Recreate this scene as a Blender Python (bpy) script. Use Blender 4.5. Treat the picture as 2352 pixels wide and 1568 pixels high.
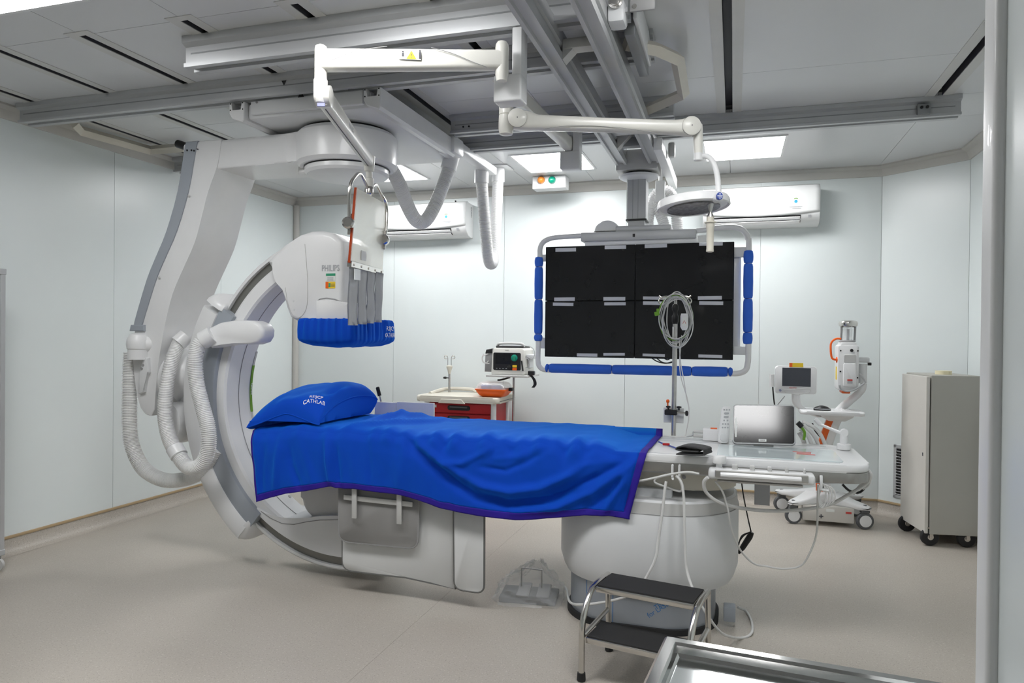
import bpy, bmesh, math, random
from mathutils import Vector as V, Matrix
from mathutils.bvhtree import BVHTree
random.seed(7)
S = bpy.context.scene
C = S.collection
PI = math.pi
for o in list(bpy.data.objects):
    bpy.data.objects.remove(o)

# ------------------------------------------------------------------ camera
CAMH, YAW, PITCH, ROLL = 1.45, math.radians(17.31), math.radians(-0.42), 0.010
F0 = V((-math.sin(YAW), math.cos(YAW), 0)); H0 = V((math.cos(YAW), math.sin(YAW), 0)); Z0 = V((0, 0, 1))
FW = F0*math.cos(PITCH)+Z0*math.sin(PITCH); U0 = Z0*math.cos(PITCH)-F0*math.sin(PITCH)
RT = H0*math.cos(ROLL)+U0*math.sin(ROLL); UP = U0*math.cos(ROLL)-H0*math.sin(ROLL)
CP = V((0, 0, CAMH)); FPX = 2352*25.0/36.0
cd = bpy.data.cameras.new('camera'); cd.lens = 25.0; cd.sensor_width = 36.0; cd.clip_start = 0.05
cam = bpy.data.objects.new('camera', cd); C.objects.link(cam)
cam.matrix_world = Matrix(((RT.x, UP.x, -FW.x, CP.x), (RT.y, UP.y, -FW.y, CP.y), (RT.z, UP.z, -FW.z, CP.z), (0, 0, 0, 1)))
S.camera = cam

def at(px, py, x=None, y=None, z=None, d=None):
    """world point seen at a photo pixel on the plane x=, y=, z= or at depth d"""
    r = FW+RT*((px-1176)/FPX)-UP*((py-784)/FPX)
    if x is not None: t = (x-CP.x)/r.x
    elif y is not None: t = (y-CP.y)/r.y
    elif z is not None: t = (z-CP.z)/r.z
    else: t = d
    return CP+r*t

# ------------------------------------------------------------------ light
w = bpy.data.worlds.new('world'); S.world = w; w.use_nodes = True
w.node_tree.nodes['Background'].inputs[0].default_value = (0.8, 0.85, 0.9, 1)
w.node_tree.nodes['Background'].inputs[1].default_value = 0.3
S.view_settings.view_transform = 'Standard'; S.view_settings.look = 'None'
S.view_settings.exposure = 0.12; S.view_settings.gamma = 1.0
S.view_settings.use_curve_mapping = False
LIGHT = 23.0      # emission of the recessed LED ceiling panels

# ------------------------------------------------------------------ materials
MT = {}
def mat(name, col, rough=0.5, metal=0.0, var=0.04, vs=8.0, bump=0.0, bs=200.0, coat=0.0, trans=0.0, alpha=1.0, emit=0.0, spec=0.5, sheen=0.0, ior=1.45, speck=None):
    m = bpy.data.materials.new(name); m.use_nodes = True; MT[name] = m
    nt = m.node_tree; bs_ = nt.nodes['Principled BSDF']; L = nt.links
    bs_.inputs['Roughness'].default_value = rough; bs_.inputs['Metallic'].default_value = metal
    bs_.inputs['Coat Weight'].default_value = coat; bs_.inputs['Transmission Weight'].default_value = trans
    bs_.inputs['Alpha'].default_value = alpha; bs_.inputs['Specular IOR Level'].default_value = spec
    bs_.inputs['Sheen Weight'].default_value = sheen; bs_.inputs['IOR'].default_value = ior
    tc = nt.nodes.new('ShaderNodeTexCoord')
    n = nt.nodes.new('ShaderNodeTexNoise'); n.inputs['Scale'].default_value = vs; n.inputs['Detail'].default_value = 3
    L.new(tc.outputs['Object'], n.inputs['Vector'])
    cr_ = nt.nodes.new('ShaderNodeValToRGB'); e = cr_.color_ramp.elements
    e[0].position = 0.3; e[1].position = 0.7
    e[0].color = tuple(max(0, c*(1-var)) for c in col)+(1,); e[1].color = tuple(min(1, c*(1+var)) for c in col)+(1,)
    L.new(n.outputs['Fac'], cr_.inputs['Fac']); out = cr_.outputs['Color']
    if speck:      # (colour, scale, threshold, amount)
        for sc, (scol, ss, th, am) in enumerate(speck):
            n2 = nt.nodes.new('ShaderNodeTexNoise'); n2.inputs['Scale'].default_value = ss; n2.inputs['Detail'].default_value = 1
            mp = nt.nodes.new('ShaderNodeMapping'); mp.inputs['Location'].default_value = (3.1*sc, 1.7*sc, 0.4)
            L.new(tc.outputs['Object'], mp.inputs['Vector']); L.new(mp.outputs['Vector'], n2.inputs['Vector'])
            r2 = nt.nodes.new('ShaderNodeMapRange'); r2.inputs[1].default_value = th; r2.inputs[2].default_value = th+0.03
            r2.inputs[4].default_value = am
            L.new(n2.outputs['Fac'], r2.inputs[0])
            mx = nt.nodes.new('ShaderNodeMixRGB'); mx.inputs[2].default_value = scol+(1,)
            L.new(r2.outputs[0], mx.inputs[0]); L.new(out, mx.inputs[1]); out = mx.outputs[0]
    L.new(out, bs_.inputs['Base Color'])
    if bump:
        n3 = nt.nodes.new('ShaderNodeTexNoise'); n3.inputs['Scale'].default_value = bs; n3.inputs['Detail'].default_value = 2
        L.new(tc.outputs['Object'], n3.inputs['Vector'])
        bp = nt.nodes.new('ShaderNodeBump'); bp.inputs['Strength'].default_value = bump; bp.inputs['Distance'].default_value = 0.002
        L.new(n3.outputs['Fac'], bp.inputs['Height']); L.new(bp.outputs['Normal'], bs_.inputs['Normal'])
    if emit:
        L.new(out, bs_.inputs['Emission Color']); bs_.inputs['Emission Strength'].default_value = emit
    return m
mat('wall', (0.735, 0.785, 0.785), 0.28, var=0.01, vs=2, bump=0.02, bs=3)
mat('wallbase', (0.74, 0.77, 0.77), 0.7)
mat('ceil', (0.66, 0.67, 0.68), 0.3, var=0.015, vs=2, bump=0.02, bs=4)
mat('ceiltrim', (0.62, 0.62, 0.60), 0.45, var=0.02)
mat('slotside', (0.07, 0.07, 0.08), 0.5)
mat('slotdark', (0.02, 0.02, 0.03), 0.5)
mat('cornice', (0.53, 0.52, 0.49), 0.5, var=0.02)
mat('floor', (0.45, 0.412, 0.362), 0.42, var=0.05, vs=1.6, bump=0.05, bs=300,
    speck=[((0.24, 0.20, 0.17), 150.0, 0.64, 0.6), ((0.62, 0.58, 0.53), 110.0, 0.64, 0.5)])
mat('floorbase', (0.50, 0.44, 0.39), 0.6)
mat('tan', (0.42, 0.31, 0.18), 0.5)
mat('white', (0.76, 0.765, 0.77), 0.35, var=0.015, coat=0.1)
mat('white2', (0.68, 0.69, 0.70), 0.4, var=0.015)
mat('grill', (0.80, 0.81, 0.81), 0.3, var=0.01)
mat('cream', (0.74, 0.73, 0.68), 0.32, var=0.015, coat=0.15)
mat('bluegrey', (0.34, 0.37, 0.41), 0.45, var=0.02)
mat('midgrey', (0.30, 0.30, 0.30), 0.45, var=0.03)
mat('lightgrey', (0.55, 0.55, 0.54), 0.45, var=0.02)
mat('alu', (0.50, 0.51, 0.52), 0.42, metal=0.35, var=0.03, vs=3)
mat('aludark', (0.27, 0.28, 0.285), 0.42, metal=0.35, var=0.03)
mat('groove', (0.24, 0.235, 0.22), 0.3, metal=0.7, var=0.05)
mat('steelband', (0.36, 0.35, 0.33), 0.35, metal=0.8, var=0.05, vs=20)
mat('steel', (0.62, 0.60, 0.57), 0.2, metal=1.0, var=0.04, vs=20)
mat('brushed', (0.58, 0.57, 0.55), 0.33, metal=1.0, var=0.06, vs=40)
mat('mirror', (0.66, 0.66, 0.65), 0.10, metal=1.0, var=0.03, bump=0.05, bs=12)
mat('black', (0.012, 0.012, 0.013), 0.4)
mat('rubber', (0.02, 0.02, 0.021), 0.75, bump=0.3, bs=400)
mat('screen', (0.012, 0.012, 0.013), 0.12, var=0.1, spec=0.5)
mat('screen2', (0.055, 0.06, 0.075), 0.3)
mat('tape', (0.62, 0.63, 0.67), 0.5)
mat('sheet', (0.0, 0.047, 0.47), 0.8, var=0.03, vs=3, spec=0.2, sheen=0.6, bump=0.06, bs=600)
MT['sheet'].node_tree.nodes['Principled BSDF'].inputs['Sheen Tint'].default_value = (0.02, 0.36, 1.0, 1)
MT['sheet'].node_tree.nodes['Principled BSDF'].inputs['Sheen Roughness'].default_value = 0.6
mat('hem', (0.020, 0.004, 0.27), 0.8, var=0.04, bump=0.1, bs=500)
mat('foam', (0.04, 0.15, 0.68), 0.85, var=0.05, bump=0.2, bs=300)
mat('green', (0.16, 0.36, 0.03), 0.45)
mat('red', (0.40, 0.012, 0.016), 0.4, var=0.04)
mat('orange', (0.85, 0.13, 0.01), 0.4, var=0.03)
mat('dorange', (0.70, 0.12, 0.02), 0.4)
mat('yellow', (0.85, 0.60, 0.03), 0.5)
mat('beige', (0.66, 0.63, 0.55), 0.45, var=0.02)
mat('cabinet', (0.42, 0.41, 0.37), 0.5, var=0.02, vs=3, bump=0.03, bs=250)
mat('cabdoor', (0.60, 0.58, 0.54), 0.5, var=0.02)
mat('hose', (0.84, 0.84, 0.84), 0.35)
mat('cable', (0.66, 0.66, 0.65), 0.45)
mat('cablegrey', (0.40, 0.41, 0.42), 0.45)
mat('lead', (0.52, 0.53, 0.53), 0.6, var=0.05, vs=12, bump=0.1, bs=60)
mat('leadpanel', (0.27, 0.265, 0.26), 0.6, var=0.03, bump=0.08, bs=350)
mat('curtain', (0.66, 0.665, 0.66), 0.6, var=0.02)
mat('binding', (0.16, 0.16, 0.155), 0.6)
mat('acrylic', (0.86, 0.82, 0.70), 0.05, var=0.01, trans=0.0, alpha=0.5, coat=0.5)
mat('amberedge', (0.33, 0.05, 0.015), 0.2)
mat('clear', (0.92, 0.93, 0.95), 0.08, var=0.01, alpha=0.28, coat=0.5)
mat('film', (0.95, 0.96, 0.97), 0.15, var=0.02, alpha=0.25, bump=0.3, bs=18)
mat('basefilm', (0.33, 0.355, 0.39), 0.35, metal=0.3, var=0.06, vs=5)
mat('blueprint', (0.05, 0.18, 0.42), 0.5)
mat('inkblue', (0.03, 0.06, 0.30), 0.5)
mat('inkgrey', (0.42, 0.43, 0.45), 0.5)
mat('inkwhite', (0.85, 0.86, 0.90), 0.6)
mat('inkred', (0.55, 0.06, 0.05), 0.5)
mat('inkdark', (0.06, 0.06, 0.07), 0.5)
mat('sticker', (0.78, 0.80, 0.78), 0.5)
mat('stgreen', (0.03, 0.30, 0.16), 0.5)
mat('stblue', (0.04, 0.40, 0.62), 0.5)
mat('teal', (0.0, 0.24, 0.16), 0.3)
mat('amber', (0.72, 0.24, 0.03), 0.15, coat=0.5)
mat('greenlamp', (0.0, 0.30, 0.19), 0.15, coat=0.5)
mat('glasspad', (0.66, 0.74, 0.76), 0.12, coat=0.4)
mat('cuff', (0.045, 0.045, 0.047), 0.8, bump=0.3, bs=300)
mat('masking', (0.78, 0.72, 0.50), 0.7)
mat('tray_floor', (0.60, 0.62, 0.62), 0.08, metal=1.0, var=0.03)
mat('lamplens', (0.20, 0.20, 0.21), 0.25, var=0.3, vs=60, bump=0.6, bs=90)
mat('bluebtn', (0.05, 0.09, 0.36), 0.4)
mat('caster', (0.10, 0.105, 0.11), 0.6)
mat('violet', (0.25, 0.26, 0.50), 0.6)
mat('led', (1.0, 1.0, 1.0), 0.4, var=0.0, emit=LIGHT)

# ------------------------------------------------------------------ mesh tools
def nb(): return bmesh.new()
def faces(b, vs, fs): return [b.faces.new([vs[i] for i in f]) for f in fs]
def bevel(b, vs, r, seg=2):
    if r > 0:
        es = list({e for v in vs for e in v.link_edges})
        bmesh.ops.bevel(b, geom=es, offset=r, offset_type='OFFSET', segments=seg, profile=0.5, affect='EDGES', clamp_overlap=True)
def obox(b, c, ax, ay, az, hx, hy, hz, bev=0, seg=2):
    c = V(c); ax = V(ax).normalized(); ay = V(ay).normalized(); az = V(az).normalized()
    vs = [b.verts.new(c+ax*(hx*i)+ay*(hy*j)+az*(hz*k)) for i in (-1, 1) for j in (-1, 1) for k in (-1, 1)]
    faces(b, vs, [(0, 1, 3, 2), (4, 6, 7, 5), (0, 4, 5, 1), (2, 3, 7, 6), (0, 2, 6, 4), (1, 5, 7, 3)])
    bevel(b, vs, bev, seg); return b
def box(b, x0, x1, y0, y1, z0, z1, bev=0, seg=2):
    return obox(b, ((x0+x1)/2, (y0+y1)/2, (z0+z1)/2), (1, 0, 0), (0, 1, 0), (0, 0, 1), abs(x1-x0)/2, abs(y1-y0)/2, abs(z1-z0)/2, bev, seg)
def prism3(b, A, B, bev=0, seg=2):
    a = [b.verts.new(p) for p in A]; c = [b.verts.new(p) for p in B]; n = len(a)
    b.faces.new(a); b.faces.new(list(reversed(c)))
    for i in range(n): b.faces.new([a[i], c[i], c[(i+1) % n], a[(i+1) % n]])
    if bev:
        es = [e for v in a+c for e in v.link_edges if (e.verts[0] in a) == (e.verts[1] in a)]
        bmesh.ops.bevel(b, geom=list(set(es)), offset=bev, offset_type='OFFSET', segments=seg, profile=0.5, affect='EDGES', clamp_overlap=True)
    return b
def ex(b, pts, plane, d0, d1, bev=0, seg=2):
    f = {'xz': lambda p, d: V((p[0], d, p[1])), 'xy': lambda p, d: V((p[0], p[1], d)), 'yz': lambda p, d: V((d, p[0], p[1]))}[plane]
    return prism3(b, [f(p, d0) for p in pts], [f(p, d1) for p in pts], bev, seg)
def rrect(x0, x1, y0, y1, r, n=6):
    P = []
    for cx, cy, a0 in ((x1-r, y1-r, 0), (x0+r, y1-r, 90), (x0+r, y0+r, 180), (x1-r, y0+r, 270)):
        for k in range(n+1):
            a = math.radians(a0+90*k/n); P.append((cx+r*math.cos(a), cy+r*math.sin(a)))
    return P
def cr(pts, n=8, closed=False):
    pts = [V(p) for p in pts]; out = []; N = len(pts); rng = range(N if closed else N-1)
    for i in rng:
        g = (lambda k: pts[k % N]) if closed else (lambda k: pts[min(max(k, 0), N-1)])
        p0, p1, p2, p3 = g(i-1), g(i), g(i+1), g(i+2)
        for k in range(n):
            t = k/n
            out.append(0.5*((2*p1)+(p2-p0)*t+(2*p0-5*p1+4*p2-p3)*t*t+(3*p1-p0-3*p2+p3)*t**3))
    if not closed: out.append(pts[-1])
    return out
def resample(pts, step):
    out = [pts[0].copy()]; acc = 0
    for a, c in zip(pts, pts[1:]):
        L = (c-a).length; pos = step-acc
        while pos <= L: out.append(a+(c-a)*(pos/L)); pos += step
        acc = (acc+L) % step if L else acc
    return out
def frames(pts, closed=False):
    N = len(pts); T = []
    for i in range(N):
        a = pts[(i-1) % N] if closed or i > 0 else pts[i]; c = pts[(i+1) % N] if closed or i < N-1 else pts[i]
        d = c-a; T.append(d.normalized() if d.length > 1e-9 else V((0, 0, 1)))
    up = V((0, 0, 1)) if abs(T[0].z) < 0.9 else V((0, 1, 0))
    n = (up-T[0]*up.dot(T[0])).normalized(); out = []
    for t in T:
        n = n-t*n.dot(t); n = n.normalized() if n.length > 1e-6 else t.orthogonal().normalized()
        out.append((t, n, t.cross(n)))
    return out
def loft(b, rings, cap=True, closed=False):
    R = [[b.verts.new(p) for p in r] for r in rings]; n = len(R[0]); M = len(R)
    for i in range(M if closed else M-1):
        A, B = R[i], R[(i+1) % M]
        for k in range(n): b.faces.new([A[k], A[(k+1) % n], B[(k+1) % n], B[k]])
    if cap and not closed: b.faces.new(list(reversed(R[0]))); b.faces.new(R[-1])
    return b
def tube(b, pts, r, n=8, closed=False, cap=True, sx=1.0):
    pts = [V(p) for p in pts]; fr = frames(pts, closed); rr = r if isinstance(r, (list, tuple)) else [r]*len(pts)
    return loft(b, [[p+(nn*math.cos(2*PI*k/n)*sx+bb*math.sin(2*PI*k/n))*q for k in range(n)] for p, (t, nn, bb), q in zip(pts, fr, rr)], cap, closed)
def rod(b, a, c, r, n=12): return tube(b, [V(a), V(c)], r, n)
def lathe(b, prof, c, ax=(0, 0, 1), n=24):
    c = V(c); ax = V(ax).normalized(); u = ax.orthogonal().normalized(); v = ax.cross(u)
    rings = [[c+ax*t+(u*math.cos(2*PI*k/n)+v*math.sin(2*PI*k/n))*max(r, 1e-4) for k in range(n)] for r, t in prof]
    return loft(b, rings)
def hose(b, pts, r, pitch=0.012, n=14, depth=0.14):
    path = resample(cr(pts, 24), pitch/4)
    pat = [1.0, 1.0, 1-depth, 1-depth]
    return tube(b, path, [r*pat[i % 4] for i in range(len(path))], n)
def grid(b, f, nu, nv):
    g = [[b.verts.new(f(i/nu, j/nv)) for j in range(nv+1)] for i in range(nu+1)]
    for i in range(nu):
        for j in range(nv): b.faces.new([g[i][j], g[i+1][j], g[i+1][j+1], g[i][j+1]])
    return b
def arc(cx, cz, r, a0, a1, n=24): return [(cx+r*math.cos(math.radians(a0+(a1-a0)*k/n)), cz+r*math.sin(math.radians(a0+(a1-a0)*k/n))) for k in range(n+1)]

def rootloc(p):
    q = V((0, 0, 0))
    while p is not None: q += p.location; p = p.parent
    return q
def fin(name, b, m, parent=None, loc=None, ang=35, smooth=True, recalc=True):
    if recalc: bmesh.ops.recalc_face_normals(b, faces=b.faces)
    ca = math.radians(ang)
    for f in b.faces: f.smooth = smooth
    for e in b.edges:
        if len(e.link_faces) == 2 and e.calc_face_angle(0) > ca: e.smooth = False
    if parent is not None: off = rootloc(parent)
    elif loc is not None: off = V(loc)
    else:
        xs = [v.co for v in b.verts]
        off = V(((min(p.x for p in xs)+max(p.x for p in xs))/2, (min(p.y for p in xs)+max(p.y for p in xs))/2, min(p.z for p in xs)))
    bmesh.ops.translate(b, verts=b.verts, vec=-off)
    me = bpy.data.meshes.new(name); b.to_mesh(me); b.free()
    o = bpy.data.objects.new(name, me); C.objects.link(o); me.materials.append(MT[m])
    if parent is not None: o.parent = parent
    else: o.location = off
    return o
def fins(name, b, m, parent, **k):
    """every loose piece of b becomes its own part"""
    b.verts.ensure_lookup_table(); b.verts.index_update(); seen = set(); out = []
    for v0 in b.verts:
        if v0.index in seen: continue
        st_ = [v0]; comp = []; seen.add(v0.index)
        while st_:
            v = st_.pop(); comp.append(v)
            for e in v.link_edges:
                w_ = e.other_vert(v)
                if w_.index not in seen: seen.add(w_.index); st_.append(w_)
        c = nb(); mp = {v.index: c.verts.new(v.co) for v in comp}
        for f in {f for v in comp for f in v.link_faces}: c.faces.new([mp[v.index] for v in f.verts])
        out.append(fin(name, c, m, parent, **k))
    b.free(); return out
def tag(o, label, cat, group=None):
    o['label'] = label; o['category'] = cat
    if group: o['group'] = group
    return o
def thing(name, label, cat, loc, group=None):
    o = bpy.data.objects.new(name, None); C.objects.link(o); o.location = V(loc); o.empty_display_size = 0.1
    return tag(o, label, cat, group)
def struct(name, b, m, **k):
    o = fin(name, b, m, **k); o['kind'] = 'structure'; return o
def sbox(name, m, parent, *a, bev=0, lab=None):
    o = fin(name, box(nb(), *a, bev=bev), m, parent)
    if lab: o['label'] = lab
    return o
def text(name, s, m, parent, loc, xd, yd, size, ext=0.0006, align='CENTER', bvh=None, pd=None, off=0.0015, sxx=1.0):
    cu = bpy.data.curves.new('t', 'FONT'); cu.body = s; cu.size = size; cu.align_x = align; cu.align_y = 'CENTER'; cu.extrude = ext
    cu.resolution_u = 3
    to = bpy.data.objects.new('t', cu); C.objects.link(to); bpy.context.view_layer.update()
    me = bpy.data.meshes.new_from_object(to.evaluated_get(bpy.context.evaluated_depsgraph_get()))
    bpy.data.objects.remove(to); bpy.data.curves.remove(cu)
    b = nb(); b.from_mesh(me); bpy.data.meshes.remove(me)
    xd = V(xd).normalized(); yd = V(yd).normalized(); zd = xd.cross(yd).normalized(); loc = V(loc)
    if bvh is not None: bmesh.ops.subdivide_edges(b, edges=b.edges, cuts=1)
    for v in b.verts:
        p = loc+xd*(v.co.x*sxx)+yd*v.co.y
        if bvh is not None:
            hit = bvh.ray_cast(p-V(pd)*0.5, V(pd))
            for jx in (3e-4, -5e-4, 9e-4):
                if hit[0] is None: hit = bvh.ray_cast(p-V(pd)*0.5+xd*jx+yd*jx*.7, V(pd))
            if hit[0] is None: hit = bvh.find_nearest(p)
            p = hit[0]-V(pd)*off
        v.co = p+zd*(v.co.z)
    return fin(name, b, m, parent, smooth=False, recalc=False)
def bvh_of(o):
    bpy.context.view_layer.update()
    mw = o.matrix_world
    return BVHTree.FromPolygons([mw @ v.co for v in o.data.vertices], [list(p.vertices) for p in o.data.polygons])
def copy_tree(o, parent=None, loc=None):
    c = o.copy(); C.objects.link(c); c.parent = parent
    if loc is not None: c.location = V(loc)
    for ch in o.children: copy_tree(ch, c)
    return c

# ------------------------------------------------------------------ room shell
XL, YB, ZC, XR, YF = -4.5, 6.6, 2.9, 1.69, -1.6
CX, CY = 1.17, 6.6          # back right corner, then a chamfer to (XR, 6.2)
fl = struct('floor', box(nb(), XL-.1, XR+.1, YF-.1, YB+.1, -.12, -.006), 'floorbase', loc=(0, 0, 0))
for x0, x1 in ((XL, -1.52), (-1.52, XR)):
    for y0, y1 in ((YF, YB),):
        fin('floor_sheet', box(nb(), x0+.0005, x1-.0005, y0+.0005, y1-.0005, -.006, 0), 'floor', fl)
ce = struct('ceiling', box(nb(), XL-.1, XR+.1, YF-.1, YB+.1, ZC+.05, ZC+.15), 'wallbase', loc=(0, 0, 0))
SL = [-4.235, -3.64, -3.057, -2.45, -1.86, -1.25, -0.045, 1.14]
rows = [(YF, 1.2), (1.2, 2.70), (2.70, 4.10), (4.10, 4.78), (4.78, 5.25), (5.25, YB)]
xs = [XL]+SL+[XR]
for r, (y0, y1) in enumerate(rows):
    g = .020 if r in (2, 3) else .0015
    for i in range(len(xs)-1):
        ga = g if i > 0 else 0; gb = g if i < len(xs)-2 else 0
        fin('ceiling_panel', box(nb(), xs[i]+ga, xs[i+1]-gb, y0+.0015, y1-.0015, ZC, ZC+.02), 'ceil', ce)
for x in SL:
    fin('slot_channel', box(nb(), x-.024, x+.024, 2.70, 4.78, ZC+.045, ZC+.05), 'slotdark', ce)
    for s in (-1, 1):
        fin('slot_side', box(nb(), x+s*.0205-.001, x+s*.0205+.001, 2.70, 4.78, ZC, ZC+.046), 'slotside', ce)
        fin('slot_trim', box(nb(), x+s*.021, x+s*.075, 2.66, 4.80, ZC-.003, ZC), 'ceiltrim', ce)
    fin('slot_trim', box(nb(), x-.021, x+.021, 2.66, 2.70, ZC-.003, ZC), 'ceiltrim', ce)
def wall(name, p0, p1, cuts, th=.1, m='wall', z0=0.0, z1=None):
    """wall from p0 to p1 (room on its left), panels cut at the given distances"""
    z1 = z1 or ZC
    a = V((p0[0], p0[1], 0)); c = V((p1[0], p1[1], 0)); d = (c-a).normalized(); L = (c-a).length; n = V((d.y, -d.x, 0))
    wo = struct(name, obox(nb(), a+d*L/2+n*(th/2+.012)+V((0, 0, (z0+z1)/2)), d, n, Z0, L/2+.05, th/2, (z1-z0)/2+.04), 'wallbase')
    k = [0]+list(cuts)+[L]
    for u, v in zip(k, k[1:]):
        fin('wall_panel', obox(nb(), a+d*(u+v)/2+n*.006+V((0, 0, (z0+z1)/2)), d, n, Z0, (v-u)/2-.0015, .006, (z1-z0)/2), m, wo)
    return wo
wall('wall_left', (XL, YB), (XL, YF), [1.16, 2.34, 3.52, 4.7, 5.9, 7.1])
wall('wall_back', (CX, CY), (XL, YB), [.955, 2.13, 3.315, 4.5])
wall('wall_chamfer', (XR, 6.15), (CX, CY), [])
wall('wall_right', (XR, YF), (XR, 6.15), [1.2, 2.4, 3.6, 4.8, 6.0])
wall('wall_front', (XL, YF), (XR, YF), [1.2, 2.4, 3.6, 4.8])
# cornice, skirting
loopw = [(XL, YF), (XR, YF), (XR, 6.15), (CX, CY), (XL, YB)]
names = ['front', 'right', 'chamfer', 'back', 'left']
for i in range(5):
    a = V(loopw[i]+(0,)); c = V(loopw[(i+1) % 5]+(0,)); d = (c-a).normalized(); n = V((-d.y, d.x, 0)); a = a-d*.0; L = (c-a).length
    prof = [(0, ZC-.085), (.012, ZC-.085), (.03, ZC-.03), (.07, ZC-.012), (.07, ZC), (0, ZC)]
    b = nb(); prism3(b, [a+n*p[0]+Z0*p[1] for p in prof], [c+n*p[0]+Z0*p[1] for p in prof])
    struct('trim_%d' % (i+1), b, 'cornice', loc=(0, 0, 0))
    prof = [(0, 0), (.075, 0.001), (.05, .004), (.028, .014), (.014, .032), (.006, .06), (.005, .10), (0, .10)]
    b = nb(); prism3(b, [a+n*p[0]+Z0*p[1] for p in prof], [c+n*p[0]+Z0*p[1] for p in prof])
    bo = struct('baseboard_'+names[i], b, 'floor', loc=(0, 0, 0), ang=60)
    b = nb(); obox(b, a+d*L/2+n*.005+Z0*.108, d, n, Z0, L/2, .007, .009, .003); fin('top_strip', b, 'tan', bo)
b = nb(); tube(b, [(XL+.025, YB-.025, 0.1), (XL+.025, YB-.025, ZC-.08)], .034, 10); struct('trim_6', b, 'cornice')
# door jamb beside the camera
jb = struct('wall_entry', box(nb(), .262, XR, .55, .87, 0, ZC), 'wall')
b = nb(); ex(b, rrect(.2525, .274, .842, .884, .008), 'xy', 0, ZC); fin('jamb_edge', b, 'white', jb)

# recessed LED panels
def led(x0, y0, lab, w=.56, l=.6):
    t = thing('ceiling_light', lab, 'ceiling light', (x0+w/2, y0+l/2, ZC), 'square LED panels in the ceiling')
    b = nb(); f = .018
    for a in ((x0-f, x0, y0-f, y0+l+f), (x0+w, x0+w+f, y0-f, y0+l+f), (x0, x0+w, y0-f, y0), (x0, x0+w, y0+l, y0+l+f)): box(b, a[0], a[1], a[2], a[3], ZC-.008, ZC-.0005)
    fin('frame', b, 'white', t)
    b = nb(); box(b, x0, x0+w, y0, y0+l, ZC-.006, ZC-.001); fin('diffuser', b, 'led', t)
led(-3.275, 5.445, 'square LED ceiling light half hidden behind the white C-arm pivot')
led(-1.72, 5.445, 'square LED ceiling light above the box with amber and green lamps')
led(-.225, 5.415, 'square LED ceiling light above the air conditioner behind the round lamp')
led(-3.275, 1.80, 'square LED ceiling light in front of the ceiling rails, near the left wall')
led(-1.72, 1.80, 'square LED ceiling light in front of the ceiling rails, over the table foot end')
led(-.225, 1.80, 'square LED ceiling light in front of the ceiling rails, beside the entry wall')
# ------------------------------------------------------------------ ceiling rails
RP = [(-.065, 0), (.065, 0), (.065, -.03), (.045, -.042), (.045, -.115), (.058, -.12), (.058, -.15), (.02, -.15), (.02, -.135), (-.02, -.135), (-.02, -.15), (-.050, -.15),
      (-.050, -.130), (-.036, -.124), (-.036, -.048), (-.065, -.034)]
def rail(lab, yc, x0, x1, cap=True, k=.78):
    t = thing('ceiling_rail', lab, 'rail', ((x0+x1)/2, yc, ZC-.15))
    b = nb(); ex(b, [(yc+p[0], ZC-.001+p[1]*k) for p in RP], 'yz', x0, x1); fin('profile', b, 'alu', t, ang=20)
    b = nb(); box(b, x0+.03, x1-.03, yc-.0375, yc-.036, ZC-.085*k, ZC-.078*k); fin('groove_line', b, 'aludark', t)
    if cap:
        b = nb()
        for x in (x0+.09, x0+.13): lathe(b, [(.006, 0), (.006, .004)], (x, yc-.039, ZC-.08), (0, -1, 0), 10)
        fins('bolt', b, 'black', t)
    return t
r1 = rail('long grey ceiling rail in front of the C-arm carriage, black arrow mark on it', 3.45, -4.38, -.38, False)
b = nb(); p = at(652, 189, y=3.412); prism3(b, [p+V((-.018, 0, .015)), p+V((.018, 0, .015)), p+V((0, 0, -.018))], [p+V((-.018, .003, .015)), p+V((.018, .003, .015)), p+V((0, .003, -.018))]); fin('arrow_mark', b, 'black', r1)
rail('short grey ceiling rail carrying the lead shield column, foremost of the rails', 2.905, -2.59, -.42, False, .98)
rail('short grey ceiling rail between C-arm carriage and monitor bridge carrying the lamp column', 4.405, -1.80, -.36)
r4 = rail('longest grey ceiling rail running under the LED lights from wall to wall', 4.835, -4.44, 1.265)
b = nb(); box(b, 1.03, 1.10, 4.765, 4.80, ZC-.105, ZC-.045, .004); e0 = fin('end_stop', b, 'aludark', r4)
b = nb()
for x in (1.05, 1.08): lathe(b, [(.009, 0), (.009, .006)], (x, 4.765, ZC-.066), (0, -1, 0), 10)
fins('screw', b, 'black', e0)
# white cable duct along the left wall under the ceiling
b = nb(); q = [at(168, 282, z=2.86), at(185, 300, z=2.85), at(345, 345, z=2.85), at(430, 338, z=2.85)]
tube(b, q, .035, 4); tag(fin('cable_duct', b, 'beige', ang=20), 'cream square cable duct bent along the ceiling edge of the left wall', 'duct')
# black pipe stub at the column top
b = nb(); tube(b, [at(408, 330, y=3.95), at(425, 336, y=3.95), at(440, 340, y=3.95)], .027, 12)

# ------------------------------------------------------------------ ceiling mounted C-arm
IX, IY, IZ = -2.2, 3.85, 1.06
ca = thing('angiography_c_arm', 'large white ceiling-hung X-ray C-arm around the head of the blue-draped table', 'x-ray machine', (-2.24, 3.86, 2.68))
fin('cable_stub', b, 'black', ca)
def apx(lst, **k): return [at(a[0], a[1], **k) for a in lst]
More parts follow.
